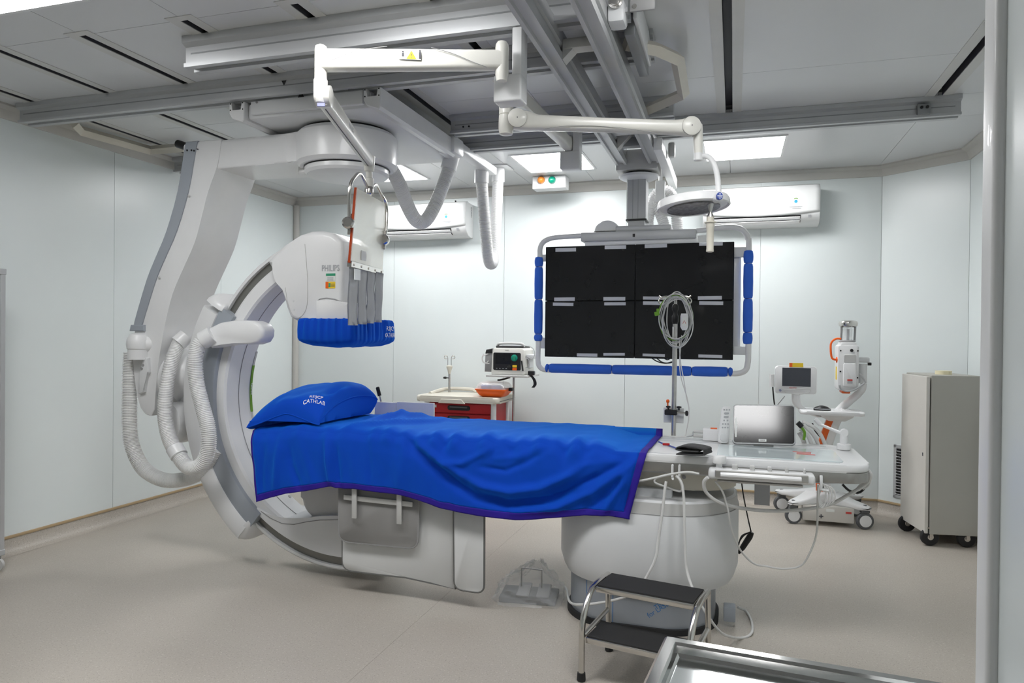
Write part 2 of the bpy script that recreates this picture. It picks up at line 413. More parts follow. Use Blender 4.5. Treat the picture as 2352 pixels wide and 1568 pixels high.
# carriage
b = nb(); box(b, -2.70, -1.90, 3.475, 4.72, 2.685, 2.78, .02); fin('carriage', b, 'white2', ca)
b = nb(); box(b, -2.66, -1.94, 3.452, 3.49, 2.705, 2.781, .006); fp = fin('carriage_front', b, 'white2', ca)
b = nb(); p = at(691, 217, y=3.451); prism3(b, [p+V((-.02, 0, -.015)), p+V((.02, 0, -.015)), p+V((0, 0, .02))], [p+V((-.02, .003, -.015)), p+V((.02, .003, -.015)), p+V((0, .003, .02))]); fin('arrow_mark', b, 'black', fp)
b = nb()
for q in ((590, 226), (797, 198)): lathe(b, [(.007, 0), (.007, .003)], at(q[0], q[1]+9, y=3.452), (0, -1, 0), 10)
fins('screw', b, 'midgrey', fp)
for x in (-2.80, -1.93):
    b = nb(); y0 = 3.442; yb = 4.72 if x < -2.5 else 4.52
    U = [(x, 2.781), (x+.020, 2.781), (x+.020, 2.733), (x+.084, 2.733), (x+.084, 2.781), (x+.104, 2.781), (x+.104, 2.68), (x+.09, 2.665), (x+.02, 2.69), (x, 2.72)]
    ex(b, U, 'xz', y0, yb, .004, 1); c_ = fin('carriage_channel', b, 'white', ca, ang=25)
    b = nb()
    for sx, sz in ((.010, 2.774), (.094, 2.774), (.010, 2.738), (.094, 2.738)): lathe(b, [(.004, 0), (.004, .002)], (x+sx, y0, sz), (0, -1, 0), 8)
    fins('screw', b, 'black', c_)
    b = nb(); ex(b, [(x+.022, 2.778), (x+.082, 2.778), (x+.082, 2.735), (x+.022, 2.735)], 'xz', y0+.08, y0+.1); fin('recess_plate', b, 'midgrey', c_)
b = nb(); box(b, -1.90, -1.82, 4.5, 5.39, 2.735, 2.795, .008); fin('hose_bar', b, 'white', ca)
b = nb(); box(b, -1.93, -1.80, 4.44, 4.62, 2.68, 2.80, .02); fin('hose_bar_mount', b, 'white', ca)
# pivot and horizontal arm
PX, PY = -2.275, 3.87
b = nb(); lathe(b, [(.265, 2.60), (.265, 2.672), (.26, 2.685)], (PX, PY, 0), n=48); fin('bearing_ring', b, 'white', ca)
b = nb(); lathe(b, [(.268, 2.672), (.272, 2.676), (.268, 2.682)], (PX, PY, 0), n=48); fin('bearing_gap', b, 'black', ca)
pl = []
for k in range(0, 25): pl.append((PX+.29*math.cos(math.radians(-140+k*280/24)), PY+.29*math.sin(math.radians(-140+k*280/24))))
pl += [(-2.56, 4.075), (-2.66, 4.055), (-2.80, 4.045), (-3.34, 4.044), (-3.34, 3.686), (-2.80, 3.685), (-2.66, 3.675), (-2.56, 3.655)]
b = nb(); ex(b, pl, 'xy', 2.477, 2.652, .022, 3)
lathe(b, [(.28, 2.463), (.303, 2.482), (.306, 2.645), (.285, 2.668)], (PX, PY, 0), n=64); fin('pivot_arm', b, 'white', ca, ang=30)
b = nb(); lathe(b, [(.19, 2.408), (.240, 2.416), (.254, 2.432), (.254, 2.465)], (PX+.0, PY-.0, 0), n=48); d_ = fin('pivot_cover', b, 'white', ca)
b = nb(); lathe(b, [(.255, 2.456), (.259, 2.460), (.255, 2.464)], (PX+.0, PY-.0, 0), n=48); fin('seam', b, 'black', d_)
b = nb(); lathe(b, [(.045, 2.43), (.055, 2.44), (.055, 2.48)], (PX-.25, PY-.05, 0), n=20); fin('pivot_boss', b, 'white', ca)
# vertical column
Lb = [(-3.30, 2.655), (-3.315, 2.60), (-3.365, 2.345), (-3.449, 2.10), (-3.53, 1.94), (-3.598, 1.805), (-3.667, 1.62), (-3.712, 1.488)]
Rb = [(-3.05, 2.655), (-3.075, 2.50), (-3.145, 2.334), (-3.195, 2.17), (-3.245, 2.019), (-3.33, 1.86), (-3.411, 1.703), (-3.468, 1.517), (-3.50, 1.37), (-3.524, 1.237), (-3.544, 1.049), (-3.55, .96)]
lo = [(-3.725, 1.40), (-3.725, 1.25), (-3.70, 1.08), (-3.66, .96), (-3.62, .92), (-3.575, .915)]
Lc = cr([(p[0], p[1], 0) for p in Lb], 3); Rc = cr([(p[0], p[1], 0) for p in Rb], 3); Lo = cr([(p[0], p[1], 0) for p in lo], 3)
poly = [(p.x, p.y) for p in Lc]+[(p.x, p.y) for p in Lo]+[(p.x, p.y) for p in reversed(Rc)]
b = nb(); ex(b, poly, 'xz', 3.68, 4.05, .018, 3); co = fin('column', b, 'white', ca, ang=30)
n_ = len(Lc); b = nb()
ex(b, [(p.x-.008, p.y) for p in Lc]+[(p.x+.082-.006*i/n_*4, p.y) for i, p in reversed(list(enumerate(Lc)))], 'xz', 3.672, 4.058, .006, 1); st = fin('column_strip', b, 'bluegrey', ca, ang=30)
b = nb()
for q in ((366, 637), (434, 450)): lathe(b, [(.006, 0), (.008, .003), (.004, .006)], at(q[0], q[1], y=3.672), (0, -1, 0), 10)
fins('screw', b, 'lightgrey', st)
b = nb(); ex(b, [(-3.735, 1.50), (-3.625, 1.50), (-3.625, 1.46), (-3.745, 1.46)], 'xz', 3.665, 4.06, .004, 1); fin('strip_end', b, 'bluegrey', ca)
b = nb(); tube(b, apx([(452, 342), (455, 342.5)], y=3.672), .003, 6)
for q in ((446, 346), (440, 345), (430, 345)): lathe(b, [(.006, 0), (.006, .003)], at(q[0], q[1], y=3.671), (0, -1, 0), 10)
fins('strip_hole', b, 'black', st)
b = nb(); ex(b, [(p.x, p.z) for p in apx([(328, 820), (340, 822), (342, 855), (336, 862), (331, 900), (318, 905), (322, 860)], y=3.66)], 'xz', 3.655, 3.69, .008, 2); hh = fin('column_grip', b, 'white2', ca)
b = nb()
for q in ((329, 838), (326, 846)): lathe(b, [(.008, 0), (.008, .004)], at(q[0], q[1], y=3.655), (0, -1, 0), 10)
fins('lock_button', b, 'midgrey', hh)
# rotation unit between column and sleeve
b = nb(); lathe(b, [(.16, 0), (.185, .02), (.185, .12), (.15, .16), (.13, .22), (.13, .36)], (-3.57, 3.87, IZ+.10), (1, 0, 0), 36); fin('rotation_unit', b, 'white', ca)
b = nb(); box(b, -3.50, -3.28, 3.78, 4.0, .78, 1.28, .03, 3); fin('rotation_gearbox', b, 'white2', ca)
b = nb(); loft(b, [[V((-3.43+s*.085*math.cos(a), 3.715, zc+s*.135*math.sin(a)))+V((0, dy, 0)) for a in [2*PI*k/20 for k in range(20)]] for s, dy, zc in ((.6, -.04, .87), (.9, -.03, .87), (1, 0, .87), (1, .15, .87))]); fin('motor_cover', b, 'white', ca)
# sleeve and C ring
def ring(b, prof, a0, a1, n=40):
    """sweep (radius, y) profile about the isocentre"""
    return loft(b, [[V((IX+r*math.cos(math.radians(a0+(a1-a0)*k/n)), y, IZ+r*math.sin(math.radians(a0+(a1-a0)*k/n)))) for r, y in prof] for k in range(n+1)])
def ringp(r0, r1, y0, y1, c=.012): return [(r0+c, y0), (r1-c, y0), (r1-c*.3, y0+c*.3), (r1, y0+c), (r1, y1-c), (r1-c, y1), (r0+c, y1), (r0, y1-c), (r0, y0+c), (r0+c*.3, y0+c*.3)]
b = nb(); ring(b, [(.852, 3.72), (.918, 3.72), (.93, 3.727), (.93, 3.75), (.985, 3.75), (.985, 3.72), (1.0, 3.72), (1.012, 3.733), (1.012, 3.968), (1.0, 3.98), (.985, 3.98), (.985, 3.95), (.93, 3.95), (.93, 3.98), (.852, 3.98), (.84, 3.967), (.84, 3.733)], 99, 284, 96); cr_o = fin('c_ring', b, 'white', ca, ang=30)
b = nb(); ring(b, [(.931, 3.744), (.984, 3.744), (.984, 3.75), (.931, 3.75)], 99, 282, 90); fin('ring_track', b, 'groove', cr_o)
b = nb(); ring(b, [(.8375, 3.845), (.8375, 3.849), (.842, 3.849), (.842, 3.845)], 112, 262, 90); fin('ring_seam', b, 'midgrey', cr_o)
b = nb(); ring(b, [(.836, 3.958), (.836, 3.974), (.842, 3.974), (.842, 3.958)], 161, 216, 40); fin('ring_edge_strip', b, 'lightgrey', cr_o)
b = nb(); ring(b, [(.834, 3.957), (.834, 3.975), (.842, 3.975), (.842, 3.957)], 167.5, 188.5, 20); gs = fin('green_strip', b, 'green', cr_o); gs['label'] = 'green badge strip'
text('lettering', 'Azurion', 'inkwhite', gs, (IX-.832, 3.966, IZ+.03), (0, 0, -1), (0, 1, 0), .026, .0005)
b = nb(); ring(b, ringp(1.005, 1.135, 3.675, 4.03, .03), 150, 231, 40); fin('sleeve', b, 'white', ca, ang=30)
b = nb(); ring(b, ringp(.905, 1.02, 3.69, 4.01, .012), 147, 232, 40); fin('sleeve_liner', b, 'bluegrey', ca, ang=30)
# rounded sleeve tips
for a0, nm in ((148, 'sleeve_tip'), (230, 'sleeve_tip')):
    b = nb(); q = math.radians(a0); s = 1 if a0 > 180 else -1
    pr = ringp(.985, 1.135, 3.675, 4.03, .03); rg = []
    for k in range(7):
        a = q+s*math.radians(4.5)*math.sin(k*PI/12); sh = math.cos(k*PI/12)*.75+.25
        rg.append([V((IX+(1.03+(r-1.03)*sh)*math.cos(a), 3.855+(y-3.855)*sh, IZ+(1.03+(r-1.03)*sh)*math.sin(a))) for r, y in pr])
    loft(b, rg); fin(nm, b, 'white', ca, ang=40)
# side cover that clamps over the ring
b = nb(); rg = []
cov = apx([(470, 768), (482, 752), (505, 741), (540, 735), (580, 736), (598, 744), (607, 757), (606, 772), (598, 785), (580, 791), (540, 791), (505, 795), (484, 799)], y=3.62)
cen = sum(cov, V())/len(cov)
for s, dy in ((.86, -.012), (.95, -.004), (1.0, .012), (1.0, .10)): rg.append([cen+(p-cen)*s+V((0, dy, 0)) for p in cov])
loft(b, rg); fin('side_cover', b, 'white', ca, ang=50)
b = nb(); q0 = at(490, 768, y=3.62); q1 = at(466, 782, y=3.60); rod(b, q0, q1, .056, 18); fin('hose_socket', b, 'white', ca)
b = nb(); rod(b, at(428, 772, y=3.80), at(409, 789, y=3.76), .052, 18); fin('hose_socket', b, 'white', ca)
# hoses
b = nb(); e_ = at(300, 790, y=3.60); lathe(b, [(.03, .07), (.05, .06), (.066, .03), (.07, 0), (.066, -.03), (.061, -.035), (.061, -.10)], (e_.x, 3.66, e_.z), n=20)
rod(b, (e_.x, 3.66, e_.z), (e_.x+.10, 3.78, e_.z), .058, 16); fin('hose_elbow', b, 'white', ca)
b = nb(); hose(b, apx([(301, 810), (298, 880), (298, 980), (306, 1030), (332, 1078), (378, 1102), (428, 1099), (468, 1078), (500, 1030)], y=3.70), .047, .0105, 16); fin('corrugated_hose', b, 'hose', ca, ang=12)
pts = [at(*p, y=yy) for p, yy in zip([(412, 786), (395, 830), (383, 890), (379, 950), (388, 1003), (408, 1042), (432, 1072), (459, 1069), (477, 1037), (478, 985), (464, 930), (452, 880), (448, 830), (455, 797), (468, 780)],
       [3.78, 3.70, 3.64, 3.60, 3.57, 3.55, 3.54, 3.53, 3.53, 3.53, 3.54, 3.55, 3.56, 3.58, 3.60])]
b = nb(); hose(b, pts, .045, .0105, 16); fin('corrugated_hose', b, 'hose', ca, ang=12)
b = nb(); rod(b, pts[5]+(pts[4]-pts[5])*.35, pts[5]+(pts[6]-pts[5])*.15, .052, 18); fin('hose_collar', b, 'white', ca)
# detector housing
hp = apx([(612, 600), (650, 562), (690, 541), (712, 530), (735, 529), (762, 534), (783, 552), (786, 570), (786, 736), (720, 741), (680, 738), (664, 728), (655, 705), (648, 665), (640, 640), (625, 622)], y=3.67)
b = nb(); ex(b, [(p.x, p.z) for p in hp], 'xz', 3.672, 4.03, .03, 3); dh = fin('detector_housing', b, 'white', ca, ang=32)
b = nb(); ex(b, [(p.x, p.z) for p in apx([(727, 690), (740, 688), (770, 690), (800, 697), (800, 738), (727, 738)], y=3.64)], 'xz', 3.63, 4.05, .012, 2); fin('detector_neck', b, 'white', ca)
b = nb(); tube(b, [at(a, c, y=3.671) for a, c in ((728, 692), (735, 686.5), (750, 684.5), (768, 687), (784, 693), (786, 698))], .0035, 6); fin('housing_slit', b, 'midgrey', dh)
tube_pts = apx([(700, 560), (706, 640), (705, 700), (693, 725), (676, 728), (662, 700), (655, 660)], y=3.6705)
b = nb(); tube(b, cr(tube_pts, 5), .0016, 5); fin('housing_seam', b, 'lightgrey', dh)
b = nb()
for q in ((674, 691), (675, 711)): lathe(b, [(.006, 0), (.006, .003)], at(q[0], q[1], y=3.673), (0, -1, 0), 10)
fins('screw_cap', b, 'white2', dh)
b = nb(); p = at(791, 604, y=3.80); lathe(b, [(.05, 0), (.05, .02), (.035, .04), (.01, .045)], (hp[8].x-.005, 3.78, p.z), (1, 0, 0), 20); fin('side_knob', b, 'white', dh)
for nm, s, px, py, sz, m in (('lettering', 'PHILIPS', 759, 616, .052, 'inkgrey'),):
    text(nm, s, m, dh, at(px, py, y=3.6705), (1, 0, 0), (0, 0, 1), sz, .001, sxx=.72)
def card(name, m, parent, px0, py0, px1, py1, y, th=.0015):
    a = at(px0, py0, y=y); c = at(px1, py1, y=y)
    return fin(name, box(nb(), a.x, c.x, y-th, y+.001, c.z, a.z), m, parent)
k = card('sticker', 'sticker', dh, 749, 628, 770, 645, 3.6715); k['label'] = 'white sticker with a green heading'
card('sticker_heading', 'stgreen', k, 749, 628, 770, 633, 3.6698)
b = nb()
for i in range(4): p = at(758, 637+i*2.2, y=3.6695); box(b, p.x-.018, p.x+.022, 3.6688, 3.6705, p.z-.0012, p.z+.0012)
fins('sticker_print', b, 'inkgrey', k)
k = card('sticker', 'yellow', dh, 748, 647, 770, 662, 3.6715); k['label'] = 'orange and yellow warning sticker'
card('sticker_block', 'orange', k, 748, 647, 754, 662, 3.6698); card('sticker_block', 'stgreen', k, 755, 650, 759, 659, 3.6698)
b = nb()
for i in range(3): p = at(764, 652+i*2.6, y=3.6695); box(b, p.x-.012, p.x+.014, 3.6688, 3.6705, p.z-.001, p.z+.001)
fins('sticker_print', b, 'inkdark', k)
# detector with gathered blue cover
dx0, dx1, dy0, dy1, dz0, dz1 = -2.445, -2.075, 3.60, 4.15, 1.405, 1.538
b = nb(); box(b, dx0+.02, dx1-.02, dy0+.02, dy1-.02, dz0+.02, dz1+.004, .01); fin('detector', b, 'white2', ca)
loopo = [V((x, y, 0)) for x, y in rrect(dx0, dx1, dy0, dy1, .03, 5)]
dense = []
for a, c in zip(loopo, loopo[1:]+loopo[:1]):
    m_ = max(1, int((c-a).length/.008)); dense += [a+(c-a)*i/m_ for i in range(m_)]
cen = V(((dx0+dx1)/2, (dy0+dy1)/2, 0)); rg = []
for t_, ins, z in ((0, .035, dz1+.002), (.1, .012, dz1+.004), (.25, .0, dz1-.012), (.5, -.004, (dz0+dz1)/2), (.8, -.004, dz0+.02), (.95, .004, dz0+.004), (1, .03, dz0-.010), (1, .09, dz0-.026), (1, .16, dz0-.030)):
    r_ = []
    for i, p in enumerate(dense):
        d = (cen-p).normalized(); am = (1-t_)**1.5*.007+.0015
        wv = am*(math.sin(i*1.05)+.6*math.sin(i*.61+1)+.4*math.sin(i*2.2))
        r_.append(p+d*(ins+wv)+V((0, 0, z+.004*math.sin(i*.13)*(t_ > .3)+ (.006*math.sin(i*.9) if t_ == 0 else 0))))
    rg.append(r_)
loft(b := nb(), rg); cv = fin('detector_cover', b, 'sheet', ca, ang=60); cv['label'] = 'blue fabric detector cover'
cb = bvh_of(cv)
for s, dz in (('RSIJCP', .020), ('CATHLAB', -.022)):
    p = at(896, 762, x=dx1); text('lettering', s, 'inkwhite', cv, (dx1+.05, p.y, p.z+dz), (0, 1, 0), (0, 0, 1), .040, .0003, bvh=cb, pd=(-1, 0, 0), off=.0012, sxx=.9)
# tube housing below the table
tp = [(p.x, p.z) for p in apx([(592, 1168), (620, 1182), (645, 1193), (675, 1195), (700, 1190), (730, 1186), (790, 1184)], y=3.70)]
bt = [(IX+.925*math.cos(math.radians(a)), IZ+.925*math.sin(math.radians(a))) for a in range(284, 226, -3)]
b = nb(); ex(b, tp+[(IX+.22, tp[-1][1]), (IX+.30, .30)]+bt, 'xz', 3.705, 3.995, .012, 2); tcov = fin('tube_cover', b, 'white', ca, ang=32)
b = nb(); tube(b, [at(a, c, y=3.704) for a, c in ((600, 1174), (622, 1190), (648, 1202), (675, 1204), (705, 1198), (735, 1194), (790, 1193))], .0022, 6); fin('cover_seam', b, 'midgrey', tcov)
b = nb(); ex(b, rrect(-2.50, -1.95, .33, .64, .13, 8), 'xz', 3.74, 3.96, .03, 3); fin('x_ray_tube', b, 'lightgrey', ca)
b = nb()
for q in ((601, 1163), (659, 1143)): lathe(b, [(.012, 0), (.012, .004), (.006, .005)], at(q[0], q[1], y=3.78 if q[0] < 630 else 3.92)+V((.02, 0, .01)), (.75, 0, .66), 12)
fins('cover_screw', b, 'lightgrey', cr_o)
# hoses on the far side
b = nb(); pts = [at(*p, y=yy) for p, yy in zip([(893, 380), (916, 420), (935, 470), (955, 505), (975, 508), (995, 480), (1016, 430), (1034, 380)], [4.05, 4.2, 4.35, 4.45, 4.52, 4.58, 4.62, 4.65])]
hose(b, pts, .047, .0105, 16); fin('corrugated_hose', b, 'hose', ca, ang=12)
b = nb(); rod(b, pts[-1]+V((-.01, -.01, -.03)), pts[-1]+V((.03, .02, .16)), .056, 18); fin('hose_socket', b, 'white', ca)
pts = [at(*p, y=yy) for p, yy in zip([(1106, 412), (1110, 470), (1116, 540), (1121, 590), (1128, 606), (1134, 590), (1138, 530), (1142, 460), (1144, 410)], [5.25, 5.26, 5.3, 5.36, 5.45, 5.55, 5.65, 5.75, 5.8])]
b = nb(); hose(b, pts, .047, .0105, 16); fin('corrugated_hose', b, 'hose', ca, ang=12)
b = nb(); rod(b, pts[0]+V((0, 0, -.03)), (pts[0].x, pts[0].y, 2.745), .056, 18); fin('hose_socket', b, 'white', ca)
b = nb(); rod(b, pts[-1]+V((0, 0, -.03)), (pts[-1].x, pts[-1].y, ZC), .056, 18); box(b, pts[-1].x-.09, pts[-1].x+.11, pts[-1].y-.10, pts[-1].y+.10, ZC-.012, ZC, .004); an = fin('ceiling_anchor', b, 'white', ca)
# ------------------------------------------------------------------ monitor bridge
br = thing('monitor_bridge', 'grey double-rail ceiling bridge that carries the hanging monitor bank', 'rail', (-.66, 3.7, 2.65))
def brail(x0, x1):
    P_ = [(x0, 2.65), (x0+.018, 2.65), (x0+.022, 2.664), (x1-.022, 2.664), (x1-.018, 2.65), (x1, 2.65), (x1, 2.685), (x1-.012, 2.69), (x1-.012, 2.715), (x1, 2.72), (x1, 2.780), (x0, 2.780), (x0, 2.72), (x0+.012, 2.715), (x0+.012, 2.69), (x0, 2.685)]
    b = nb(); ex(b, P_, 'xz', 1.5, 4.97); return fin('bridge_rail', b, 'alu', br, ang=15)
brail(-.80, -.725); brail(-.575, -.50)
for y0, y1, z0, z1, m in ((3.02, 3.09, 2.70, 2.745, 'lightgrey'), (4.30, 4.42, 2.70, 2.752, 'white'), (4.60, 4.66, 2.68, 2.74, 'aludark')):
    b = nb(); box(b, -.726, -.574, y0, y1, z0, z1, .006); fin('cross_brace', b, m, br)
for y in (3.06, 4.58):
    b = nb(); prism3(b, [V((-.726, y-.035, 2.655)), V((-.64, y-.035, 2.74)), V((-.726, y-.035, 2.74))], [V((-.726, y+.035, 2.655)), V((-.64, y+.035, 2.74)), V((-.726, y+.035, 2.74))]); fin('gusset', b, 'lightgrey', br)
# guard loop, roller block and plate beside the right rail
q = [at(1436, 100, z=2.80), at(1505, 112, z=2.80), at(1556, 135, z=2.80), at(1570, 215, z=2.80), at(1487, 252, z=2.80)]
b = nb(); tube(b, q, .034, 4, sx=1.0); fin('guard_loop', b, 'beige', br, ang=20)
b = nb(); p = at(1416, 50, z=2.73); box(b, -.50, -.43, p.y-.05, p.y+.05, 2.71, 2.80, .015); rb_ = fin('roller_block', b, 'white2', br)
b = nb(); lathe(b, [(.026, 0), (.028, .004), (.028, .012), (.020, .014), (.018, .018), (.010, .02)], (-.465, p.y-.05, 2.785), (0, -1, 0), 20); fin('roller', b, 'steel', rb_)
b = nb(); box(b, -.41, -.31, p.y-.05, p.y-.035, 2.74, 2.88, .01); pt_ = fin('bracket_plate', b, 'midgrey', br)
b = nb()
for sx, sz in ((-.39, 2.76), (-.33, 2.85)): lathe(b, [(.009, 0), (.009, .004)], (sx, p.y-.05, sz), (0, -1, 0), 10)
fins('screw', b, 'steel', pt_)
b = nb(); box(b, -.455, -.41, p.y+.12, p.y+.62, 2.72, 2.86, .006); fin('rail_clamp', b, 'aludark', br)
b = nb(); box(b, -.412, -.395, p.y+.06, p.y+.60, 2.76, 2.89, .006); fin('clamp_plate', b, 'white2', br)
b = nb(); box(b, -.495, -.44, 4.52, 5.74, 2.625, 2.70, .004); fin('cable_trunk', b, 'white', br)
b = nb(); box(b, -.435, -.39, 4.86, 4.92, 2.66, 2.76, .012); fin('trunk_bracket', b, 'lightgrey', br)
b = nb(); q = at(1384, 141, z=2.87); lathe(b, [(.02, 2.862), (.05, 2.866), (.062, 2.876), (.065, 2.899)], (q.x, q.y, 0), n=24); tag(fin('ceiling_dome', b, 'black'), 'small black dome on the ceiling between the bridge rails', 'dome')

# ------------------------------------------------------------------ monitor bank
mo = thing('monitor_bank', 'two by two bank of black taped screens hung from the ceiling in a blue-padded frame', 'monitor', (-.66, 5.02, 1.2))
b = nb(); box(b, -.805, -.515, 4.985, 5.25, 2.62, 2.76, .006); tr = fin('trolley', b, 'lightgrey', mo)
b = nb()
for x in (-.785, -.77): lathe(b, [(.006, 0), (.006, .004)], (x, 4.985, 2.745 if x < -.78 else 2.675), (0, -1, 0), 10)
fins('screw', b, 'steel', tr)
b = nb(); lathe(b, [(.10, 2.60), (.10, 2.625)], (-.66, 5.12, 0), n=32); fin('turntable_bearing', b, 'black', mo)
b = nb(); lathe(b, [(.09, 2.565), (.135, 2.585), (.142, 2.60), (.13, 2.604)], (-.66, 5.12, 0), n=36); fin('turntable', b, 'white2', mo)
b = nb(); ex(b, [(-.735, 2.285), (-.735, 2.57), (-.60, 2.57), (-.60, 2.285)], 'xz', 5.055, 5.20, .004, 1); cm = fin('column', b, 'alu', mo)
for x in (-.692, -.655):
    b = nb(); box(b, x-.001, x+.001, 5.053, 5.056, 2.29, 2.565); fin('column_seam', b, 'aludark', cm)
b = nb(); box(b, -.74, -.595, 5.05, 5.205, 2.276, 2.286); fin('column_edge', b, 'black', mo)
b = nb(); box(b, -.725, -.61, 5.065, 5.19, 2.235, 2.277); fin('inner_column', b, 'alu', mo)
b = nb(); box(b, -.75, -.585, 5.045, 5.21, 2.228, 2.236); fin('column_foot', b, 'black', mo)
b = nb(); box(b, -.80, -.42, 4.985, 5.24, 2.19, 2.23, .006); fin('carrier_top', b, 'alu', mo)
b = nb(); box(b, -1.045, -.25, 4.97, 5.24, 2.128, 2.192, .006); cb_ = fin('carrier_beam', b, 'alu', mo)
b = nb(); box(b, -.678, -.662, 4.967, 4.972, 2.148, 2.17); fin('beam_hole', b, 'black', cb_)
b = nb(); box(b, -1.02, -.235, 4.99, 5.22, 2.095, 2.13, .005); fin('carrier_rail', b, 'white', mo)
b = nb(); ex(b, [(-.865+.088*math.cos(a), 2.20+.075*math.sin(a)) for a in [PI*k/16 for k in range(17)]], 'xz', 5.0, 5.24, .003, 1); fin('drum', b, 'white', mo)
b = nb(); box(b, -.955, -.775, 4.996, 5.24, 2.188, 2.200); fin('drum_base', b, 'black', mo)
sx = at(1458, 690, y=4.985).x; sz = at(1458, 690, y=4.985).z
X0, X1, ZT, ZB = -1.305, -.003, 2.098, 1.305
b = nb(); box(b, X0+.01, X1-.01, 5.0, 5.06, ZB+.01, ZT-.01); fin('screen_back', b, 'black', mo)
scr = {}
for i, (x0, x1) in enumerate(((X0, sx-.002), (sx+.002, X1))):
    for j, (z0, z1) in enumerate(((sz+.002, ZT), (ZB, sz-.002))):
        b = nb(); box(b, x0, x1, 4.985, 5.05, z0, z1, .003, 1); o = fin('screen', b, 'screen', mo); scr[(i, j)] = o
tapes = [(1276, 570, 1323, 577), (1389, 564, 1438, 571), (1481, 561, 1532, 568), (1606, 556, 1660, 563), (1273, 683, 1320, 691), (1386, 682, 1436, 690), (1477, 681, 1530, 688), (1603, 680, 1658, 688),
         (1270, 695, 1317, 702), (1388, 694, 1437, 701), (1477, 692, 1526, 700), (1606, 692, 1661, 700), (1325, 811, 1372, 819), (1386, 810, 1435, 817), (1476, 812, 1527, 819), (1604, 814, 1659, 822)]
for x0, y0, x1, y1 in tapes:
    a = at(x0, y0, y=4.984); c = at(x1, y1, y=4.984); cx_, cz_ = (a.x+c.x)/2, (a.z+c.z)/2
    o = scr[(0 if cx_ < sx else 1, 0 if cz_ > sz else 1)]
    b = nb(); an_ = random.uniform(-.02, .03); obox(b, (cx_, 4.984, cz_), (math.cos(an_), 0, math.sin(an_)), (0, 1, 0), (-math.sin(an_), 0, math.cos(an_)), abs(c.x-a.x)/2, .001, abs(a.z-c.z)/2); fin('tape_strip', b, 'tape', o)
b = nb(); box(b, X1-.03, X1+.045, 5.03, 5.09, 1.36, 2.02, .02, 3); fin('side_bracket', b, 'white', mo)
for pts in ([(1336, 541), (1285, 544), (1262, 548), (1246, 558), (1240, 575), (1240, 600), (1236, 800), (1236, 830), (1240, 842), (1254, 849), (1300, 850)],
            [(1600, 530), (1660, 522), (1690, 522), (1708, 530), (1718, 548), (1720, 575), (1719, 800), (1717, 835), (1712, 850), (1695, 857), (1660, 857), (1480, 853), (1300, 850)]):
    b = nb(); path = apx(pts, y=5.0); tube(b, cr(path, 4), .019, 12); fin('frame_tube', b, 'white', mo)
for yy0, yy1, xx in ((585, 600, 1252), (775, 800, 1252)):
    b = nb(); a = at(xx-12, yy0, y=5.02); c = at(xx+6, yy1, y=5.02); box(b, a.x, c.x, 5.0, 5.04, c.z, a.z, .004); fin('frame_bracket', b, 'white2', mo)
for yy0, yy1 in ((568, 590), (795, 815)):
    b = nb(); a = at(1684, yy0, y=5.02); c = at(1722, yy1, y=5.02); box(b, a.x, c.x, 5.0, 5.04, c.z, a.z, .004); fin('frame_bracket', b, 'white2', mo)
def pad(a, c, r=.031):
    d = c-a; L = d.length; b = nb()
    lathe(b, [(r*.55, 0), (r*.86, .004), (r*.98, .02), (r, L*.3), (r*1.03, L*.5), (r, L*.7), (r*.98, L-.02), (r*.86, L-.004), (r*.55, L)], a, d, 16); return fin('foam_pad', b, 'foam', mo, ang=50)
for xx, ys in ((1238, (590, 613, 688, 767, 783)), (1719, (575, 605, 686, 763, 790))):
    for y0, y1 in zip(ys, ys[1:]):
        xo = -(y0-600)/200.0*2; pad(at(xx+xo, y0, y=5.0), at(xx-(y1-600)/200.0*2, y1, y=5.0))
xb = (1253, 1261, 1406, 1547, 1589, 1672, 1683)
for x0, x1 in zip(xb, xb[1:]): pad(at(x0, 845+(x0-1253)*.021, y=5.0), at(x1, 845+(x1-1253)*.021, y=5.0), .034 if x1-x0 > 20 else .03)
for pts in ([(1488, 535), (1492, 480), (1510, 443), (1535, 440), (1551, 470), (1556, 530)], [(1483, 530), (1500, 470), (1520, 500), (1528, 535)]):
    b = nb(); hose(b, [at(*p_, y=5.42) for p_ in pts], .042, .013, 14); fin('corrugated_hose', b, 'hose', mo, ang=12)
b = nb(); p = at(1517, 425, y=5.36); box(b, p.x-.035, p.x+.035, 5.33, 5.39, p.z-.13, p.z+.03, .006); rod(b, p+V((0, 0, .02)), p+V((0, 0, .16)), .015, 10); fin('hose_clip', b, 'white', mo)
for pts in ([(1497, 822), (1510, 830), (1530, 834), (1550, 828)], [(1508, 822), (1522, 832), (1540, 833), (1555, 824)], [(1525, 822), (1533, 826), (1540, 822)]):
    b = nb(); tube(b, cr([at(*p_, y=5.03) for p_ in pts], 6), .004, 6); fin('screen_cable', b, 'black', mo)
b = nb(); ex(b, [(p_.x, p_.z) for p_ in apx([(1602, 541), (1622, 540), (1624, 556), (1604, 557)], y=4.975)], 'xz', 4.974, 4.976); fin('label_tag', b, 'sticker', mo)

